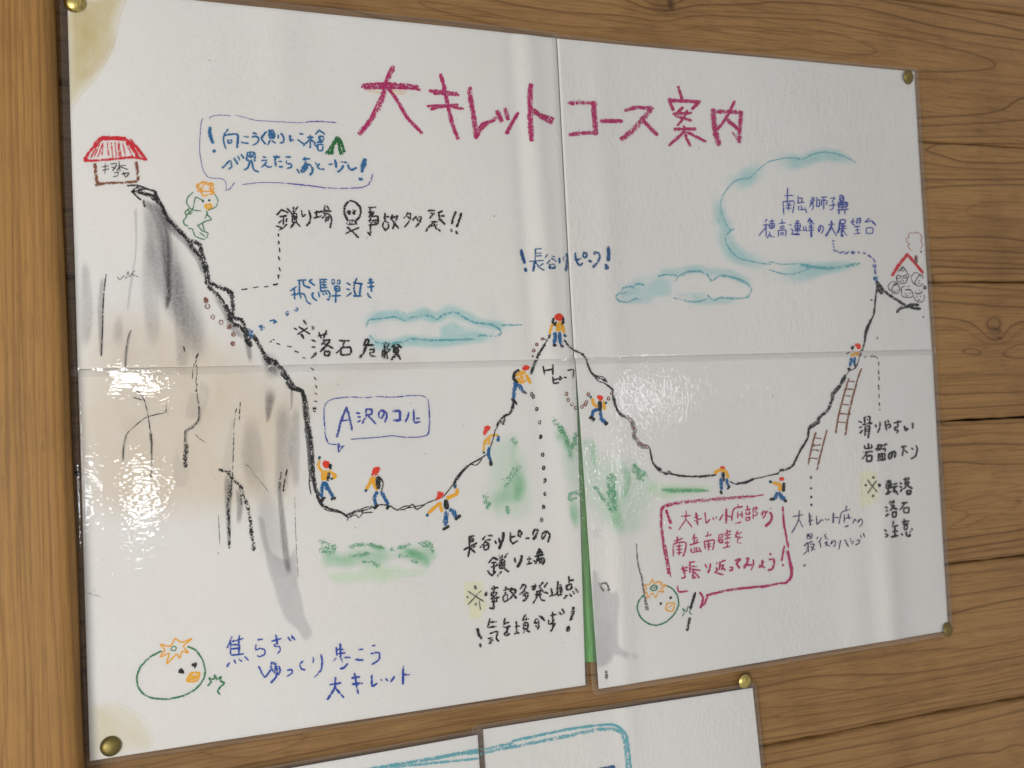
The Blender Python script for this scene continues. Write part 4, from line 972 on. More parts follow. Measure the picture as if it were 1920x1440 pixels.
S('Gr', 10, "320,330,60 360,460,60;340,300,40 430,500,90 450,560,70;470,380,60 475,520,60", t22, 4, .6)
S('gsm', 10.0, "305,262 330,300 350,330 385,370 405,410 420,470 435,540 450,560;340,310 380,350 400,390;470,370 460,430 440,470;470,440 430,500", t22, 4, 0.34)
S('Gr', 10, "440,820,80 460,960,90 480,1100,50", t22, 4, .7)
S('gsm', 8.0, "420,860 430,830 470,805 490,825;430,870 470,850", t22, 4, 0.32)
S('Gr', 10, "560,380,90 600,480,70 610,640,30;540,390,50 545,500,40", t22, 4, .5)
S('Gr', 10, "735,690,90 745,820,110 770,960,100 820,1160,90;800,600,60 860,700,60 820,900,80", t22, 4, .6)
S('gsm', 10.0, "720,690 715,760 720,840;740,680 745,800 750,900;755,700 760,820 765,940;610,775 650,820 700,880 740,950", t22, 4, 0.28)
S('Gr', 10, "910,610,50 960,680,90 950,760,50", t22, 4, .7)
S('gsm', 8.0, "905,600 930,650 960,690;900,640 950,680 1000,690;915,620 990,670;930,700 980,720", t22, 4, 0.32)
BL('Wc', "1000,790 1020,745 1150,740 1480,760 1500,800 1300,840 1130,865 1040,840", 6, .5, t22, 4, 3)
S('Gr', 8, "1100,800,60 1250,795,50 1450,795,36", t22, 4, .8)
S('gsm', 5.2, "1120,790 1200,800 1330,795;1190,805 1300,800 1460,800", t22, 4, 0.36)

# climbers
def climber(lbl): part("climber_drawing", lbl)
climber("waving climber with red helmet at the foot of the cliff")
S('yel', 4.6, "475,575 465,610 492,655;545,650 595,688 568,708", t12, 4, .9); S('yel', 7.5, "500,655 502,712;520,655 522,712", t12, 4, .85)
S('orr', 8, "515,585 540,598 522,618 510,592", t12, 4, .9); S('blk', 6.5, "555,605 555,630", t12, 4, .9); S('blk', 4.8, "546,668 536,720", t12, 4, .9)
S('glv', 4.8, "474,545 474,560;565,705 566,712", t12, 4, .9); S('leg', 6, "502,735 492,790 490,842;520,735 550,800 575,845;515,740 530,790", t12, 4, .78)
S('blk', 4.6, "485,865 517,850;485,878 500,870;565,862 592,852", t12, 4, .95)
climber("climber with a big black pack walking to the left")
S('orr', 8, "882,642 910,640 892,672 880,652", t12, 4, .9); S('orr', 4, "868,682 880,660;915,625 925,645", t12, 4, .85)
S('yel', 5, "868,700 850,742 825,785;885,700 878,740 905,795", t12, 4, .88); S('glv', 6, "820,795 824,799", t12, 4, .9)
S('blk', 9, "912,702 915,778", t12, 4, .95); S('blk', 2.6, "912,688 940,715 952,750 940,792", t12, 4, .9)
S('leg', 5, "905,810 885,850 895,902;937,805 960,850 985,895", t12, 4, .82); S('blk', 5, "885,930 910,908;978,932 992,915", t12, 4, .95)
climber("climber stepping up the ridge with one arm raised")
S('orr', 8, "1365,818 1390,828 1365,848", t12, 4, .9); S('orr', 4, "1352,862 1372,842", t12, 4, .9)
S('yel', 5.6, "1430,855 1500,822 1505,790", t12, 4, .88); S('yel', 5, "1372,892 1330,930 1290,965;1375,890 1390,955", t12, 4, .82)
S('glv', 6, "1490,757 1490,775;1279,979 1284,984", t12, 4, .9); S('blk', 8.5, "1420,872 1426,930", t12, 4, .95)
S('leg', 7.5, "1425,962 1415,1050;1455,942 1480,960 1495,1000", t12, 4, .75); S('blk', 5, "1400,1090 1440,1065;1495,1012 1528,985", t12, 4, .95)
climber("climber in blue trousers hauling up the ridge")
S('orr', 6.5, "1715,332 1745,325 1722,350 1710,372", t12, 4, .85); S('yel', 3.4, "1702,500 1712,430 1755,385 1812,385;1735,415 1750,430;1730,402 1722,450;1750,395 1740,450", t12, 4, .82)
S('leg', 6, "1745,480 1740,530 1758,575;1815,395 1812,425", t12, 4, .88); S('glv', 4, "1705,510 1706,518", t12, 4, .9); S('blk', 7, "1755,582 1760,605", t12, 4, .95)
climber("climber with round black pack below the peak")
S('orr', 6.8, "80,1325 118,1318 90,1312 95,1335", t21, 4, .9); S('yel', 5.5, "30,1375 60,1355 90,1358;40,1400 60,1425 95,1418;60,1370 75,1400;105,1378 132,1430", t21, 4, .78)
S('blk', 5, "45,1338 15,1360 10,1400 35,1430", t21, 4, .85); S('leg', 6.5, "30,1 15,40 8,105;48,10 82,58", t22, 4, .85); S('leg', 4, "10,1435 25,1445", t21, 4, .8)
S('blk', 4, "82,62 102,70;8,118 30,150;-5,110 15,140", t22, 4, .9)
climber("climber sitting on the summit, arms down")
S('orr', 7.5, "322,945 350,925 372,948 330,955", t21, 4, .9); S('blk', 4, "305,950 300,975 312,1000;378,945 382,985", t21, 4, .9); S('blk', 3.6, "323,975 325,1008;370,975 372,1010", t21, 4, .9)
S('yel', 6, "335,990 332,1040;352,975 352,1042;372,1010 378,1050", t21, 4, .82); S('yel', 4, "295,995 282,1040 276,1065;378,1000 388,1055", t21, 4, .82)
S('glv', 5, "270,1080 275,1090;390,1070 395,1085", t21, 4, .85); S('leg', 6, "315,1060 318,1095 310,1135;350,1060 352,1100 362,1140", t21, 4, .85); S('blk', 5, "305,1152 322,1150;360,1156 376,1160", t21, 4, .95)
climber("climber hanging on the chain on the far side of the peak")
S('orr', 8, "640,97 662,105 650,115", t22, 4, .95); S('blk', 8, "650,135 652,200", t22, 4, .9); S('yel', 4.8, "595,112 605,150 632,170;680,130 686,190", t22, 4, .88)
S('glv', 4.6, "582,95 585,105;695,138 696,146", t22, 4, .9); S('leg', 5.5, "635,190 602,205 594,242;655,212 665,260 690,290", t22, 4, .88); S('blk', 5.8, "580,250 608,270;690,302 704,290", t22, 4, .95)
climber("climber with round shoulders on the flat saddle")
S('orr', 5.5, "1560,625 1580,632", t22, 4, .9); S('yel', 4.6, "1512,668 1540,645 1590,650 1612,700", t22, 4, .9); S('blk', 5.5, "1572,668 1575,722", t22, 4, .92)
S('leg', 4.8, "1558,710 1562,790;1598,712 1610,762", t22, 4, .85); S('blk', 4.4, "1555,802 1562,820;1606,785 1622,765", t22, 4, .92)
climber("climber running left near the magenta bubble")
S('orr', 6.5, "80,712 102,710", t32, 4, .9); S('yel', 5.2, "30,740 78,755 78,795", t32, 4, .9); S('glv', 4.8, "2,728 14,736", t32, 4, .9); S('blk', 5.2, "110,745 106,800", t32, 4, .92)
S('leg', 5.6, "58,815 48,848 28,862;75,815 95,850 115,866", t32, 4, .88); S('blk', 5, "8,862 34,864;115,872 126,878", t32, 4, .95)
climber("climber at the top of the upper ladder")
S('orr', 6.5, "642,1150 665,1152 660,1172", t31, 4, .9); S('blk', 5, "620,1162 610,1180", t31, 4, .9); S('yel', 5.5, "612,1200 615,1232;640,1190 640,1225;660,1192 652,1222", t31, 4, .78)
S('gry', 3, "592,1205 575,1216;680,1210 675,1230", t31, 4, .8); S('leg', 5, "608,1250 598,1305;635,1245 628,1292", t31, 4, .85); S('blk', 5.6, "588,1325 592,1336;635,1303 642,1306", t31, 4, .95)

part("ladder_drawing", "shorter lower ladder")
S('brn', 2.8, "345,362 320,450 288,605;427,345 395,470 355,642", t32, 4, .82)
S('brn', 2.2, "340,402 385,410;322,452 340,460 380,455;305,498 340,492 370,502;298,553 362,560;330,470 325,440", t32, 4, .85)
part("ladder_drawing", "longer upper ladder")
S('brn', 2.8, "682,1328 655,1400 645,1440;590,1400 575,1440", t31, 4, .82); S('brn', 3, "645,-2 612,120 582,260 565,380;577,-5 545,110 512,240 492,365", t32, 4, .82)
S('brn', 2.2, "572,38 622,40;556,88 606,92;540,152 592,158;522,222 602,228;512,285 568,290;588,-20 632,-16", t32, 4, .85)

part("dash", None, True)
S('blk', 2.4, "705,1240 716,1238;748,1236 768,1234;775,1236 788,1236;798,1242 802,1250;808,1275 812,1300;808,1340 812,1365;810,1385 815,1412;800,1092 803,1104", t31, 4, .8)
S('blk', 2.4, "810,8 812,42;812,76 814,104;815,142 818,162;818,190 821,195", t32, 4, .85)
part("dot", None, True)
S('pur', 4.2, "308,695 312,705;310,778 313,784;312,842 314,850;312,902 316,908", t32, 4, .85)

part("saddle_bubble", "blue speech bubble outline above the climbers")
S('ind', 2, "200,140 450,115 650,128 850,112 1100,118 1350,95 1500,95 1560,108 1615,165 1632,300", Bu, 8, .62)
S('ind', 2.8, "1632,300 1636,480 1625,640 1600,690", Bu, 8, .7)
S('ind', 1.8, "1600,690 1480,715 1250,716 1080,695 900,715 700,730 460,748;200,140 110,185 60,270 56,400;130,815 180,825 262,825", Bu, 8, .85)
S('ind', 2.6, "56,380 66,560 78,690 110,790 150,822", Bu, 8, .55); S('ind', 4, "275,815 278,938", Bu, 8, .7); S('ind', 2.2, "280,938 320,880 350,850;300,860 360,850", Bu, 8, .6)
part("saddle_lettering", "blue saddle name in the bubble")
S('ind', 3.8, "245,715 275,620 310,480 395,270;395,270 440,430 475,615", Bu, 8, .68); S('ind', 3, "320,470 380,468 450,455", Bu, 8, .66)
S('ind', 3.2, "540,355 590,360;560,412 602,415;560,490 600,465;685,300 770,300 765,370 690,385;690,300 685,400 630,510;720,400 840,525;930,315 960,360 920,430 885,420 880,350 930,310 990,350 997,420 965,490;1325,350 1310,420 1275,490;1400,310 1405,480 1430,500 1500,485;1440,440 1485,432", Bu, 8, .75)
S('ind', 4, "1085,330 1190,325 1195,465;1100,470 1195,465", Bu, 8, .68)

part("peak_label", "short black label under the summit")
S('blk', 2.8, "228,1310 240,1370;235,1342 300,1330;300,1295 300,1370;300,1388 308,1435 345,1430;302,1412 340,1402;352,1385 366,1398 352,1410 345,1395;385,1392 402,1392;410,1340 455,1335 450,1395", t21, 4, .9)

part("chain_note_lettering", "four lines of black crayon note beside the green tape")
S('blk', 3.4, "225,215 300,195;235,215 235,330;240,250 300,240;240,285 300,270;150,402 250,350 345,300;240,340 232,420 215,505;240,370 320,445;320,340 290,370;470,205 430,250;510,190 575,195;480,270 400,370;500,260 550,250;490,290 530,320;450,340 520,330 515,390 460,400 450,340;620,270 635,310;680,230 690,300;850,150 850,260 880,310 960,270;850,220 920,200;980,110 1015,150 1000,210 965,190 980,110;1080,232 1130,230;1200,110 1185,180;1380,140 1350,230 1322,240 1330,160 1390,125 1440,180 1412,290", K1, 8, .82)
S('blk', 4.6, "745,145 735,250 680,385;1205,108 1255,105 1235,190 1190,245;1020,490 1005,580 955,660", K1, 8, .78)
S('blk', 3.2, "585,520 525,600;590,520 660,550;570,600 630,590;600,600 600,760;560,660 630,650;510,720 570,790 630,730;640,640 660,620;680,490 695,530;725,485 720,540;690,560 690,680 755,670 760,560 690,560;690,600 760,595;690,640 760,630;720,560 720,680;915,530 920,590;1100,550 1160,540;1130,510 1130,620;1100,620 1170,600;1200,570 1240,590 1212,610;1280,385 1250,480 1330,460 1280,390;1220,500 1350,480;1260,430 1320,430;1280,520 1230,600;1270,540 1350,530 1360,580 1330,625;1300,540 1280,610;1330,550 1310,600", K1, 8, .8)
S('blk', 3.6, "715,730 650,810;765,690 830,735;810,455 765,520;1290,400 1280,480;1270,500 1250,560 1330,540", K1, 8, .72)
S('blk', 3.6, "600,950 602,1100 600,1280;560,990 660,970;570,1050 640,1040 630,1090 570,1100 570,1050;550,1140 680,1115;570,1180 650,1170;650,1110 640,1180;540,1275 600,1290;780,960 775,1060;750,1010 830,990;770,1070 740,1120 760,1180 815,1150 800,1080 770,1070;870,970 840,1030;850,1000 930,1000 900,1080 840,1140;860,1030 940,1130", K1, 8, .72)
S('blk', 3.4, "1040,920 1000,990;1040,925 1080,950 1050,1020 990,1075;1090,1040 1040,1090;1080,1050 1120,1060 1100,1120 1040,1175;1060,1080 1090,1110;1170,960 1230,940 1200,1010;1220,920 1180,1000;1280,940 1330,1020 1410,1055;1290,950 1340,890;1400,900 1360,960;1240,1030 1330,1020;1250,1040 1240,1120 1190,1210;1290,1030 1300,1140 1365,1170;1220,1080 1320,1070;1460,980 1480,1080;1440,1100 1530,1070;1560,880 1555,1080 1620,1070;1540,1000 1610,960 1620,1040;1600,930 1600,1050;1725,800 1725,900;1730,860 1790,855;1690,940 1760,920 1760,990 1695,1000 1690,940;1690,1080 1655,1130 1680,1120 1700,1085;1730,1065 1765,1100;1780,1030 1810,1060;1820,980 1860,1040", K1, 8, .74)
S('blk', 6, "490,1045 480,1085", K1, 8, .75)
S('blk', 4.4, "275,785 295,870 335,930;320,1015 315,1060;1640,750 1655,800 1620,815 1630,770", K2, 8, .82)
S('blk', 3.3, "465,640 430,760;470,690 560,680;440,770 560,750;460,860 580,830 560,930 600,975;440,930 510,960;500,920 450,1010;470,920 480,1010;690,630 670,760;660,720 750,690;680,760 740,780 680,870 720,890 760,860;730,750 770,750;720,770 720,860;860,680 872,860;850,760 910,750;830,860 900,850;1000,580 960,650;1000,590 1010,640;950,660 1045,640;970,700 1030,700 1030,780 970,790 970,700;975,740 1030,735;990,800 970,860;1000,800 1060,835;1160,640 1130,700 1200,690;1180,640 1200,740 1180,790;1150,740 1190,790;1205,595 1285,665;1240,600 1270,650;1370,590 1460,570;1400,540 1410,690 1402,810;1345,660 1350,720 1400,700 1430,640;1440,700 1400,800 1370,820;1500,530 1515,560 1545,570;1545,490 1580,560 1560,520", K2, 8, .7)
S('blk', 6, "1712,470 1700,560 1675,660", K2, 8, .55)
part("cream_patch", None, True)
BL('Cr', "150,885 430,865 455,1040 505,1300 430,1350 420,1440 240,1440 225,1260 165,1230", 2.5, .95, K1, 8, 2)
part("cream_patch", None, True)
BL('Cr', "215,985 480,975 500,1100 525,1310 500,1430 340,1500 230,1500", 3, .8, Sl, 8, 2)
part("reference_mark", "thin black reference mark")
S('gry', 2, "215,1025 330,1100 445,1175;410,1015 320,1110 215,1225;382,1170 400,1300", K1, 8, .9); S('blk', 1.6, "330,1105 440,1172;310,1120 218,1222", K1, 8, .8)
S('gry', 5, "318,950 332,985", K1, 8, .85); S('gry', 4, "200,1110 214,1116;330,1205 326,1228", K1, 8, .55)
part("reference_mark", "thin black reference mark")
S('blk', 2.1, "340,1115 410,1210 485,1295;470,1130 400,1230 345,1310", Sl, 8, .8); S('blk', 4, "425,1072 428,1084;310,1190 318,1198;420,1345 425,1362", Sl, 8, .75); S('blk', 5.4, "515,1182 515,1208", Sl, 8, .8)

part("magenta_bubble", "magenta crayon speech bubble outline")
S('mag', 6.5, "1450,85 1300,92 1100,110 800,132 500,160 250,190", Mg, 8, .42); S('mag', 2.6, "1590,58 1450,80 1300,85 1100,95", Mg, 8, .85)
S('mag', 5, "250,190 130,212 75,262 60,340 60,500 82,700 112,900 150,1100 175,1240", Mg, 8, .66)
S('mag', 2, "250,200 140,240;100,740 135,860 160,1000 185,1150 205,1285", Mg, 8, .85)
S('mag', 3.2, "840,400 855,600 895,850 930,1010;848,520 862,720", Mr, 8, .8); S('mag', 4.4, "915,1060 955,1250 975,1380 965,1440", Mr, 8, .85)
S('mag', 4.6, "92,1130 100,1210 85,1300 10,1380", Pp, 8, .85)
S('mag', 3.4, "165,0 130,45 60,55 -10,70", t33, 4, .75); S('mag', 4, "1920,68 1800,80 1600,105 1450,142;1900,75 1760,85", t23, 4, .72)
S('mag', 4, "1400,118 1425,165 1408,232", t23, 4, .8); S('mag', 3.2, "1400,235 1440,195 1460,140;1235,72 1242,115 1312,110", t23, 4, .8)
part("magenta_lettering", "three lines of magenta crayon advice")
S('mag', 4.2, "135,290 165,380 205,480;180,545 205,560;1700,330 1720,380 1700,460 1625,530", Mg, 8, .85)
S('mag', 2.7, "365,380 500,370;435,300 425,430 325,580;435,430 520,540;555,400 620,370;560,450 660,415;580,325 610,510;715,325 735,480 790,430;835,400 845,430;880,385 890,415;985,355 935,440;1040,370 1110,390;1115,440 1150,270 1280,235;1210,205 1210,245;1210,320 1205,410;1270,310 1275,400;1210,365 1275,355;1170,492 1260,465;1350,225 1355,290;1320,290 1395,275;1335,320 1330,350 1385,345 1380,310;1330,400 1390,395 1375,440 1335,440 1330,400;1440,260 1440,420;1440,260 1500,250 1465,310 1500,330 1480,370 1450,370;1560,340 1620,310 1620,360 1590,410;1590,300 1570,380;1650,300 1640,330;1700,260 1706,266;1680,320 1705,335", Mg, 8, .82)
S('mag', 3.8, "1035,270 1035,480;585,330 605,500;1640,525 1700,450", Mg, 8, .75)
S('mag', 2.7, "250,755 380,710;300,685 305,770;240,800 245,975;250,800 310,770 430,775 420,900 390,975;290,830 370,820;295,880 370,870;330,790 330,965;300,930 370,920;560,650 530,720;545,700 600,700;490,810 630,765;560,700 550,790;600,720 595,780;510,860 515,920 640,900;560,840 565,910;620,850 660,910;590,850 590,900;755,615 760,670;720,680 815,655;705,760 720,865;710,755 850,735 850,800 830,880;745,800 800,790;750,835 800,830;770,760 775,890;935,660 985,650 980,690 930,700;930,660 915,760;940,730 980,730 980,770 940,775 940,730;1050,585 1050,640;1010,640 1105,600;1020,670 1100,650;1055,640 1055,720;1010,720 1100,700;1050,740 1050,840;985,855 1090,830;1010,780 1080,770;1170,660 1270,620;1205,600 1180,690 1230,680;1275,690 1210,720 1205,770 1250,785", Mg, 8, .82)
S('mag', 2.9, "365,1170 455,1140;385,1130 420,1290 365,1305;400,1200 450,1190;490,1060 490,1220;500,1070 565,1060;520,1130 590,1130;510,1170 650,1190;540,1180 535,1300 580,1290;560,1220 630,1300;720,1100 745,1150;890,1080 900,1085;880,1150 905,1180 870,1220;860,1220 990,1255;930,1070 1020,1040;945,1070 930,1180;950,1120 1000,1110 960,1180;970,1130 1020,1190;1090,1140 1130,1155 1120,1190 1085,1190;1440,1030 1440,1110 1410,1185;1575,1030 1570,1130 1530,1140 1540,1110 1610,1150;1575,1070 1610,1060", Mg, 8, .8)
S('mag', 3.5, "795,1090 790,1160 760,1225;1170,1040 1250,1020 1190,1090 1235,1155;1330,1010 1370,1010 1330,1110 1305,1160 1310,1110 1400,1110 1450,1100;1690,940 1702,955;1680,1030 1740,1020 1755,1090 1720,1170 1660,1190;1905,830 1885,950 1868,1050;1882,1105 1892,1122", Mg, 8, .82)

part("ladder_note_lettering", "two lines of dark purple pencil note")
S('pur', 2.1, "115,385 265,355;210,295 200,420 150,540 95,625;205,430 260,540;350,390 395,380;345,460 410,435;465,375 475,500 540,430;555,430 565,445;600,415 608,435;655,420 630,440;720,395 790,400;800,490 840,320 960,280;910,225 900,290;880,350 875,470;880,410 980,400;930,350 950,420;945,345 940,400;1005,490 1035,420 1060,460;1090,430 1080,480 1120,420 1150,450 1140,500 1105,535;330,650 400,645 395,710 330,715 330,650;335,680 395,680;280,820 410,755;310,790 340,780 345,920;310,840 345,835;315,870 345,865;275,950 340,890;380,800 435,800 390,900;380,830 440,880;490,690 470,720;545,700 500,770;520,760 530,850;610,645 580,670 610,690 600,715 640,720;600,770 630,760 600,830;590,780 660,830;700,740 680,800 730,740 750,770 740,820 720,830;825,740 800,870;885,730 940,830;960,710 975,720;965,745 985,755;1020,750 985,800;1060,740 1110,735 1090,790 1045,805;1120,660 1130,700;1160,635 1180,690", Pp, 8, .85)
S('pur', 3, "360,335 375,515;715,330 715,475;890,535 935,520;300,1105 278,1125;340,660 390,700", Pp, 8, .75)

part("slippery_note_lettering", "four short lines of black crayon warning near the right edge")
S('blk', 3, "210,240 250,260;210,330 250,325;260,375 225,415;290,185 295,270;290,180 370,170 365,260;325,215 360,215;270,290 405,265;300,320 300,450;305,320 370,310 360,400 345,485;310,360 360,350;310,395 360,385;455,290 465,330;520,250 520,330 490,410;600,240 620,375;600,310 670,280 680,320 640,340;640,225 650,260;735,265 840,240;790,225 790,320;790,330 745,330 750,370 790,370 790,400 770,420", Sl, 8, .85)
S('blk', 3.8, "890,310 910,370 940,350;1010,265 1015,340", Sl, 8, .8)
S('blk', 3, "295,600 300,645 400,635 395,590;350,575 350,640;280,705 410,690;340,700 265,800;325,760 400,750 395,830 330,835 325,760;480,600 540,590 530,660 480,665;500,600 480,680;450,650 540,640;560,600 630,580;600,570 590,610;560,660 600,640 600,690;500,730 595,725 590,810 505,815 500,730;530,730 530,810;560,730 560,810;480,825 610,810;845,625 920,610;885,620 860,760;890,670 940,710;1000,640 1020,660;1070,600 1085,660 1060,760 990,800", Sl, 8, .85)
S('blk', 4, "720,690 690,790 655,790 670,720 740,690 760,730 740,780", Sl, 8, .8)
S('blk', 3.4, "620,1140 690,1130;650,1120 650,1330;620,1170 690,1160 685,1230 625,1235 620,1170;625,1200 685,1195;610,1330 690,1290;720,1180 780,1170;710,1230 790,1210;750,1220 730,1290 770,1290;750,1260 795,1335;880,1110 970,1095;905,1085 910,1130;945,1080 945,1120;830,1160 850,1175;825,1215 850,1225;860,1250 835,1290;900,1150 960,1150 920,1210 880,1250;900,1170 1010,1245;930,1280 990,1280 980,1325 935,1325 930,1280", Sl, 8, .85)
S('blk', 3.2, "1540,175 1625,170;1560,140 1565,200;1610,135 1610,190;1485,240 1515,255;1490,295 1520,300;1530,340 1490,380;1570,220 1620,215 1580,270;1560,290 1600,240;1580,250 1665,275;1590,320 1650,315 1640,385 1595,385 1590,320;1735,180 1820,175;1780,180 1710,285;1760,260 1840,250 1835,320 1770,325 1765,265;1470,580 1500,600;1485,640 1510,650;1525,660 1490,690;1610,450 1590,530;1590,540 1675,515;1630,540 1630,680;1590,610 1670,600;1575,685 1670,670;1770,420 1780,460;1740,470 1845,450;1760,500 1830,490;1770,520 1820,515 1815,570 1775,575 1770,520;1730,640 1745,660;1800,610 1810,670 1860,675 1850,640;1860,600 1870,610;1885,560 1895,580", Pp, 8, .85)

part("motto_lettering", "three lines of ultramarine pencil motto")
S('blv', 2.8, "280,180 210,345;265,250 260,440;280,250 445,205;395,160 385,230;280,300 390,295;275,360 395,350;270,455 460,435;245,565 205,630;315,525 335,575;385,510 430,550;470,475 525,530;665,225 740,215;640,300 640,380 700,350 770,380 770,440 700,475;875,245 1015,205;970,280 915,300 930,330 985,320 1005,380 960,435;680,620 770,785 870,660;1110,680 1170,670 1180,720 1110,770;1340,545 1295,600 1320,660 1370,675", As, 8, .8)
S('blv', 3.6, "385,240 388,430;940,155 960,290;1120,190 1160,238;1170,165 1220,228;880,560 870,650 930,720 980,740 1000,680 980,620;900,560 950,650 940,780 865,865;930,570 935,700;1495,490 1500,570;1615,445 1630,560 1610,680 1520,785;660,465 700,475", As, 8, .7)
S('blv', 2.8, "600,530 605,590;600,575 665,570;580,630 600,610;640,615 645,640;660,605 705,605;600,545 655,545;770,548 800,543;870,518 890,515;860,575 920,570 922,620 865,660;935,770 945,785;970,765 985,780;1105,735 1150,735", t13, 4, .8)
S('blv', 3.6, "630,500 632,612;685,650 660,680 632,690;745,620 800,625;552,810 635,795;595,755 590,830 535,920;600,840 655,905;718,760 775,750;720,805 795,800;735,725 765,875;865,735 868,820 905,800;1035,750 1010,785;1100,675 1100,805", t13, 4, .75)

part("sprite_drawing", "green outlined sprite walking down the cliff with orange crown and beak")
S('grn', 1.9, "1450,10 1410,50 1402,90 1430,130 1460,145 1512,150;1612,25 1637,70 1620,120 1560,145;1530,75 1470,48 1450,130 1405,180;1415,140 1425,175 1445,160;1550,150 1560,180 1587,213 1540,228 1480,262;1520,240 1528,270 1535,300;1420,130 1390,160 1402,190 1380,222 1385,250 1410,262;1490,262 1520,300 1562,315 1555,342 1530,362 1465,335 1445,285 1415,280;1500,310 1540,340;1560,160 1540,205", t01, 4, .9)
S('blk', 3.6, "1520,72 1528,80;1568,68 1574,72", t01, 4, .95); S('yel', 4, "1540,105 1580,102 1588,122 1555,130 1540,108", t01, 4, .85)
S('ora', 2.6, "10,1130 90,1060 130,1100 240,1090 200,1150 260,1230 160,1260 90,1275 70,1220 0,1200;0,1120 80,1180;100,1100 60,1240;180,1160 240,1240;10,1150 70,1200;150,1100 220,1130", A, 8, .8)
S('ora', 2.6, "1475,1395 1530,1375 1600,1388 1592,1440 1500,1440 1475,1400;1490,1400 1510,1440", t00, 4, .7)
part("sprite_drawing", "round green sprite head with orange crown beside the motto")
S('grn', 3, "1215,555 1130,600 1060,670 1030,750 1042,830 1085,880 1150,908 1260,915 1380,890 1470,840 1528,770 1540,700 1520,620 1470,550 1410,522", t03, 4, .8)
S('grn', 2.8, "1560,815 1585,790 1570,755 1605,768 1612,735 1630,770 1660,748 1655,780 1685,797 1650,830 1635,860 1650,880", t03, 4, .85)
S('ora', 2.6, "1315,460 1365,490 1440,465 1378,520 1415,570 1368,558 1350,610 1325,580 1255,652 1262,610 1270,572 1205,600 1240,545 1205,507 1280,520 1315,460", t03, 4, .9)
S('grn', 1.8, "1285,540 1302,520 1325,528 1318,552 1290,552 1285,540", t03, 4, .85); S('blk', 3.6, "1345,715 1362,690 1380,722;1348,712 1378,716;1440,658 1475,648 1462,680;1445,665 1470,660", t03, 4, .92)
S('yel', 3.6, "1432,722 1497,720 1475,780 1405,780 1432,722;1430,750 1480,745;1420,768 1470,762", t03, 4, .85)
part("sprite_drawing", "round green sprite head with orange crown holding a black stick")
S('grn', 2.6, "985,138 945,182 932,240 960,310 1020,355 1080,366 1150,340 1210,282 1242,210 1230,140 1192,90 1150,68", t23, 4, .9)
S('ora', 2.2, "1045,20 1060,50 1100,35 1105,65 1150,65 1112,90 1130,120 1090,112 1070,160 1045,125 1010,165 1005,122 980,120 1000,90 985,65 1025,60 1045,20;975,110 1000,130;1090,40 1120,50", t23, 4, .85)
S('grn', 2.2, "1030,85 1055,65 1080,75 1075,100 1040,105 1030,85;1040,90 1070,82", t23, 4, .85); S('blk', 5, "1106,202 1110,204;1180,158 1184,161", t23, 4, .95)
S('yel', 2.4, "1155,200 1210,200 1195,260 1145,247 1155,200;1165,235 1195,212", t23, 4, .9); S('grn', 2.2, "1270,298 1285,265 1270,240 1300,262 1312,225 1332,242 1320,270 1340,282", t23, 4, .85)
S('blk', 4.4, "1365,122 1348,180 1330,240;1325,312 1305,402", t23, 4, .85)

part("border_line", None, True)
S('tea', 3.8, "0,1235 200,1192 400,1150 600,1120 740,1110 800,1130 850,1190 870,1300 885,1450", t23, 4, .85)
S('tea', 5.5, "0,1278 200,1240 400,1200 600,1155 740,1142 815,1170 842,1260 858,1450", t23, 4, .52)
S('tea', 5.5, "700,1480 860,1442 1100,1402 1400,1350 1662,1300", t13, 4, .55); S('tea', 4, "850,1470 1000,1430 1300,1400 1662,1365;1000,1412 1200,1392;1400,1345 1662,1320", t13, 4, .6)
S('tea', 5, "1672,1300 1740,1290 1925,1250;1672,1335 1740,1315 1925,1275", t13, 4, .55)
part("blue_lettering", "top edge of a blue crayon word")
S('nav', 7, "650,1448 760,1425;640,1470 780,1450", t23, 4, .8)
part("speck", None, True)
for i in range(46):
    x, y = rng.uniform(200, 1700), rng.uniform(60, 1220)
    if y > 1180-(x-170)*.1: continue
    S('dbr', 1.1+.8*rng.random(), "%.1f,%.1f %.1f,%.1f" % (x, y, x+rng.normal()*1.2, y+rng.normal()*1.2), (0, 0), 1, .62)

part("crease_and_highlight", None, True)
S('wht', 1.3, "1320,1190 1345,1150 1365,1090 1372,1040;1325,1180 1338,1130 1335,1085", t11, 4, .8)  # ring highlight on the film, painted in as white curves
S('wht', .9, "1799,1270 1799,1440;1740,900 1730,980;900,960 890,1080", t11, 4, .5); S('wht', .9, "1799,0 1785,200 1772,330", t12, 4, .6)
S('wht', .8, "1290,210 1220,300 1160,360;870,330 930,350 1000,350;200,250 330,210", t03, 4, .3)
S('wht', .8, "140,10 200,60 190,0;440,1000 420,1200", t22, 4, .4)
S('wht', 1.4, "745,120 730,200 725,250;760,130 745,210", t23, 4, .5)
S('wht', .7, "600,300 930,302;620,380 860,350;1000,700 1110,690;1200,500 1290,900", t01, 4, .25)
flush()

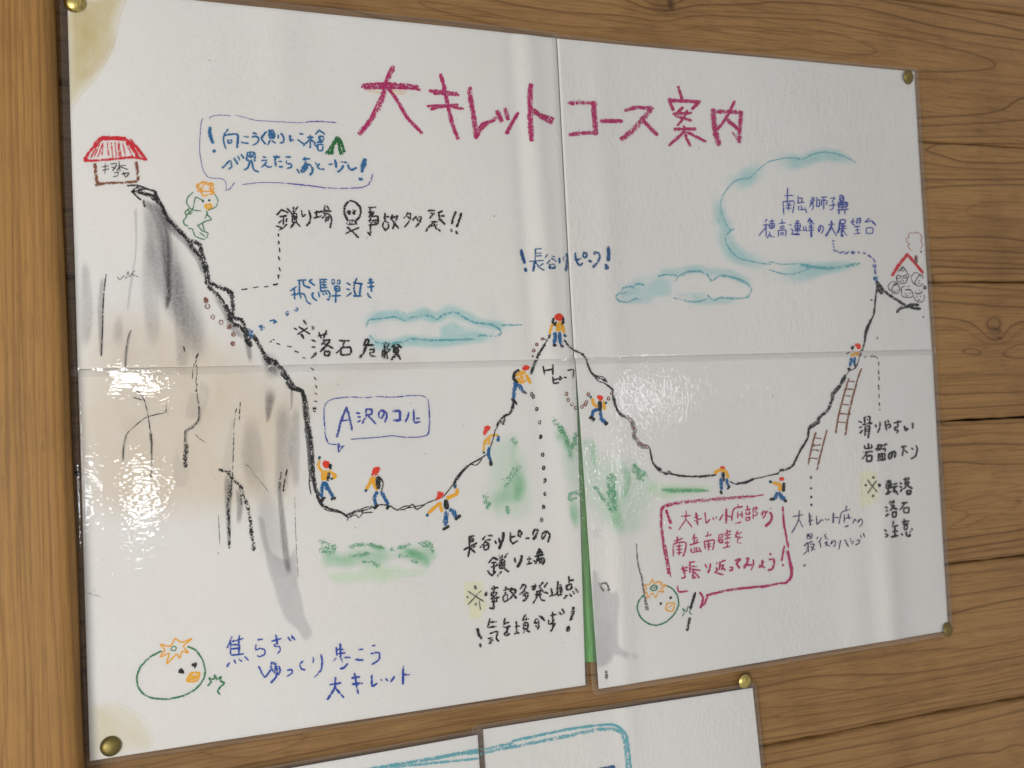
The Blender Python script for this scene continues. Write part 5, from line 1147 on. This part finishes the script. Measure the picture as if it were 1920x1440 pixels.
# ---------------------------------------------------------------- green tape behind the middle joint
tm = NT("green_cloth_tape")
cn = tm.coord((1, 1, 1)); st = tm.noise(420, 2, .5, tm.coord((1.6, 1, .12))); n_ = tm.noise(800, 2, .6, cn)
col = tm.mixc(tm.math('MULTIPLY_ADD', st, 2.4, -.8, clamp=True), srgb(78, 140, 68), srgb(112, 168, 96))
col = tm.mixc(tm.math('MULTIPLY', tm.math('GREATER_THAN', n_, .64), .35), col, srgb(160, 190, 150))
p_ = tm.n('ShaderNodeBsdfPrincipled'); tm.l(col, p_.inputs['Base Color']); p_.inputs['Roughness'].default_value = .55
tm.l(tm.bump(n_, .4, .0003), p_.inputs['Normal']); TAPE = tm.end(p_.outputs[0])
q = PXA([(1034, 120), (1062, 122), (1121, 1241), (1070, 1243)], .0014)
vv, ff = [], []
n = 60
for i in range(n):
    t = i/(n-1); L_, R_ = q[0]+(q[3]-q[0])*t, q[1]+(q[2]-q[1])*t
    j = rng.normal()*.0001
    vv += [wp(L_[0], L_[1], .0010), wp(L_[0]+.0002, L_[1], .0014), wp(R_[0]+j, R_[1], .0014), wp(R_[0]+.0002+j, R_[1], .0010)]
for i in range(n-1):
    for z in range(3): ff.append((4*i+z, 4*i+4+z, 4*i+5+z, 4*i+1+z))
tape = link("green_tape", mesh("green_tape", vv, ff), TAPE)
tag(tape, "long green cloth tape strip showing in the gap between left and right sheets", "tape")

# ---------------------------------------------------------------- thumb tacks
def brass(name, dirt):
    t = NT(name); c = t.coord(); n1 = t.noise(260, 4, .6, c); n2 = t.noise(900, 2, .5, c)
    p = t.n('ShaderNodeBsdfPrincipled')
    f = t.math('MULTIPLY_ADD', n1, 2.2, -1.1+dirt, clamp=True)
    t.l(t.mixc(f, (.62, .50, .17), (.16, .125, .045)), p.inputs['Base Color'])
    p.inputs['Metallic'].default_value = 1.0
    t.l(t.math('MULTIPLY_ADD', f, .3, .2), p.inputs['Roughness'])
    t.l(t.bump(n2, .25, .0003), p.inputs['Normal']); return t.end(p.outputs[0])
M_BR = brass("tarnished_brass", 1.15); M_BR2 = brass("bright_brass", .45)
def dome_mesh(r):
    prof = [(0, 1.0), (.12, .995), (.24, .97), (.30, .955), (.34, .935), (.5, .87), (.66, .74), (.8, .55), (.9, .34), (.965, .12), (1.0, .06), (1.0, -.02), (.93, -.04)]
    h = r*.42; n = 40; v = [(0, 0, h)]; f = []
    for (a, b) in prof[1:]:
        for i in range(n):
            th = 2*math.pi*i/n; v.append((a*r*math.cos(th), a*r*math.sin(th), b*h))
    for i in range(n): f.append((0, 1+i, 1+(i+1) % n))
    for k in range(len(prof)-2):
        for i in range(n):
            a = 1+k*n+i; b = 1+k*n+(i+1) % n; f.append((a, a+n, b+n, b))
    return mesh("tack_head", v, f, smooth=True)
def pin_mesh(r, L):
    v, f = [], []; n = 10
    for z in (0.0, -L*.8, -L):
        rr = r if z > -L*.9 else r*.1
        for i in range(n): v.append((rr*math.cos(6.2832*i/n), rr*math.sin(6.2832*i/n), z))
    for k in range(2):
        for i in range(n): f.append((k*n+i, (k+1)*n+i, (k+1)*n+(i+1) % n, k*n+(i+1) % n))
    return mesh("tack_pin", v, f, smooth=True)
def tack(u, v_, rpx, off, label, mat, tilt=(0, 0)):
    X, D = PX(u, v_, off+.002); x2, d2 = PX(u, v_+rpx, off+.002); r_ = abs(d2-D)
    root = empty("thumb_tack", X, D, off); tag(root, label, "thumb tack", "brass thumb tacks holding the sheets")
    root.rotation_euler = (math.pi/2+tilt[0], 0, tilt[1])
    for nm, me in (("tack_head", dome_mesh(r_)), ("tack_pin", pin_mesh(.0006, .009))):
        o = bpy.data.objects.new(nm, me); COL.objects.link(o); me.materials.append(mat); o.parent = root
tack(138.5, 2, 19, 0.0056, "shiny brass thumb tack at the drawing's top left corner, over the brown stain", M_BR2, (.05, -.06))
tack(1706, 143, 13.5, 0.0078, "dull brass thumb tack at the drawing's top right corner", M_BR, (.12, .24))
tack(1780, 1181, 14, 0.0064, "small dull brass thumb tack at the drawing's bottom right corner, pushed into the wood", M_BR, (-.14, .3))
tack(206.5, 1401, 18.8, 0.0042, "dark brass thumb tack at the drawing's bottom left corner with a stain round it", M_BR, (-.1, -.05))
tack(1399, 1279, 14, 0.0036, "brass thumb tack in the film corner of the lower sheet", M_BR2, (.1, .06))
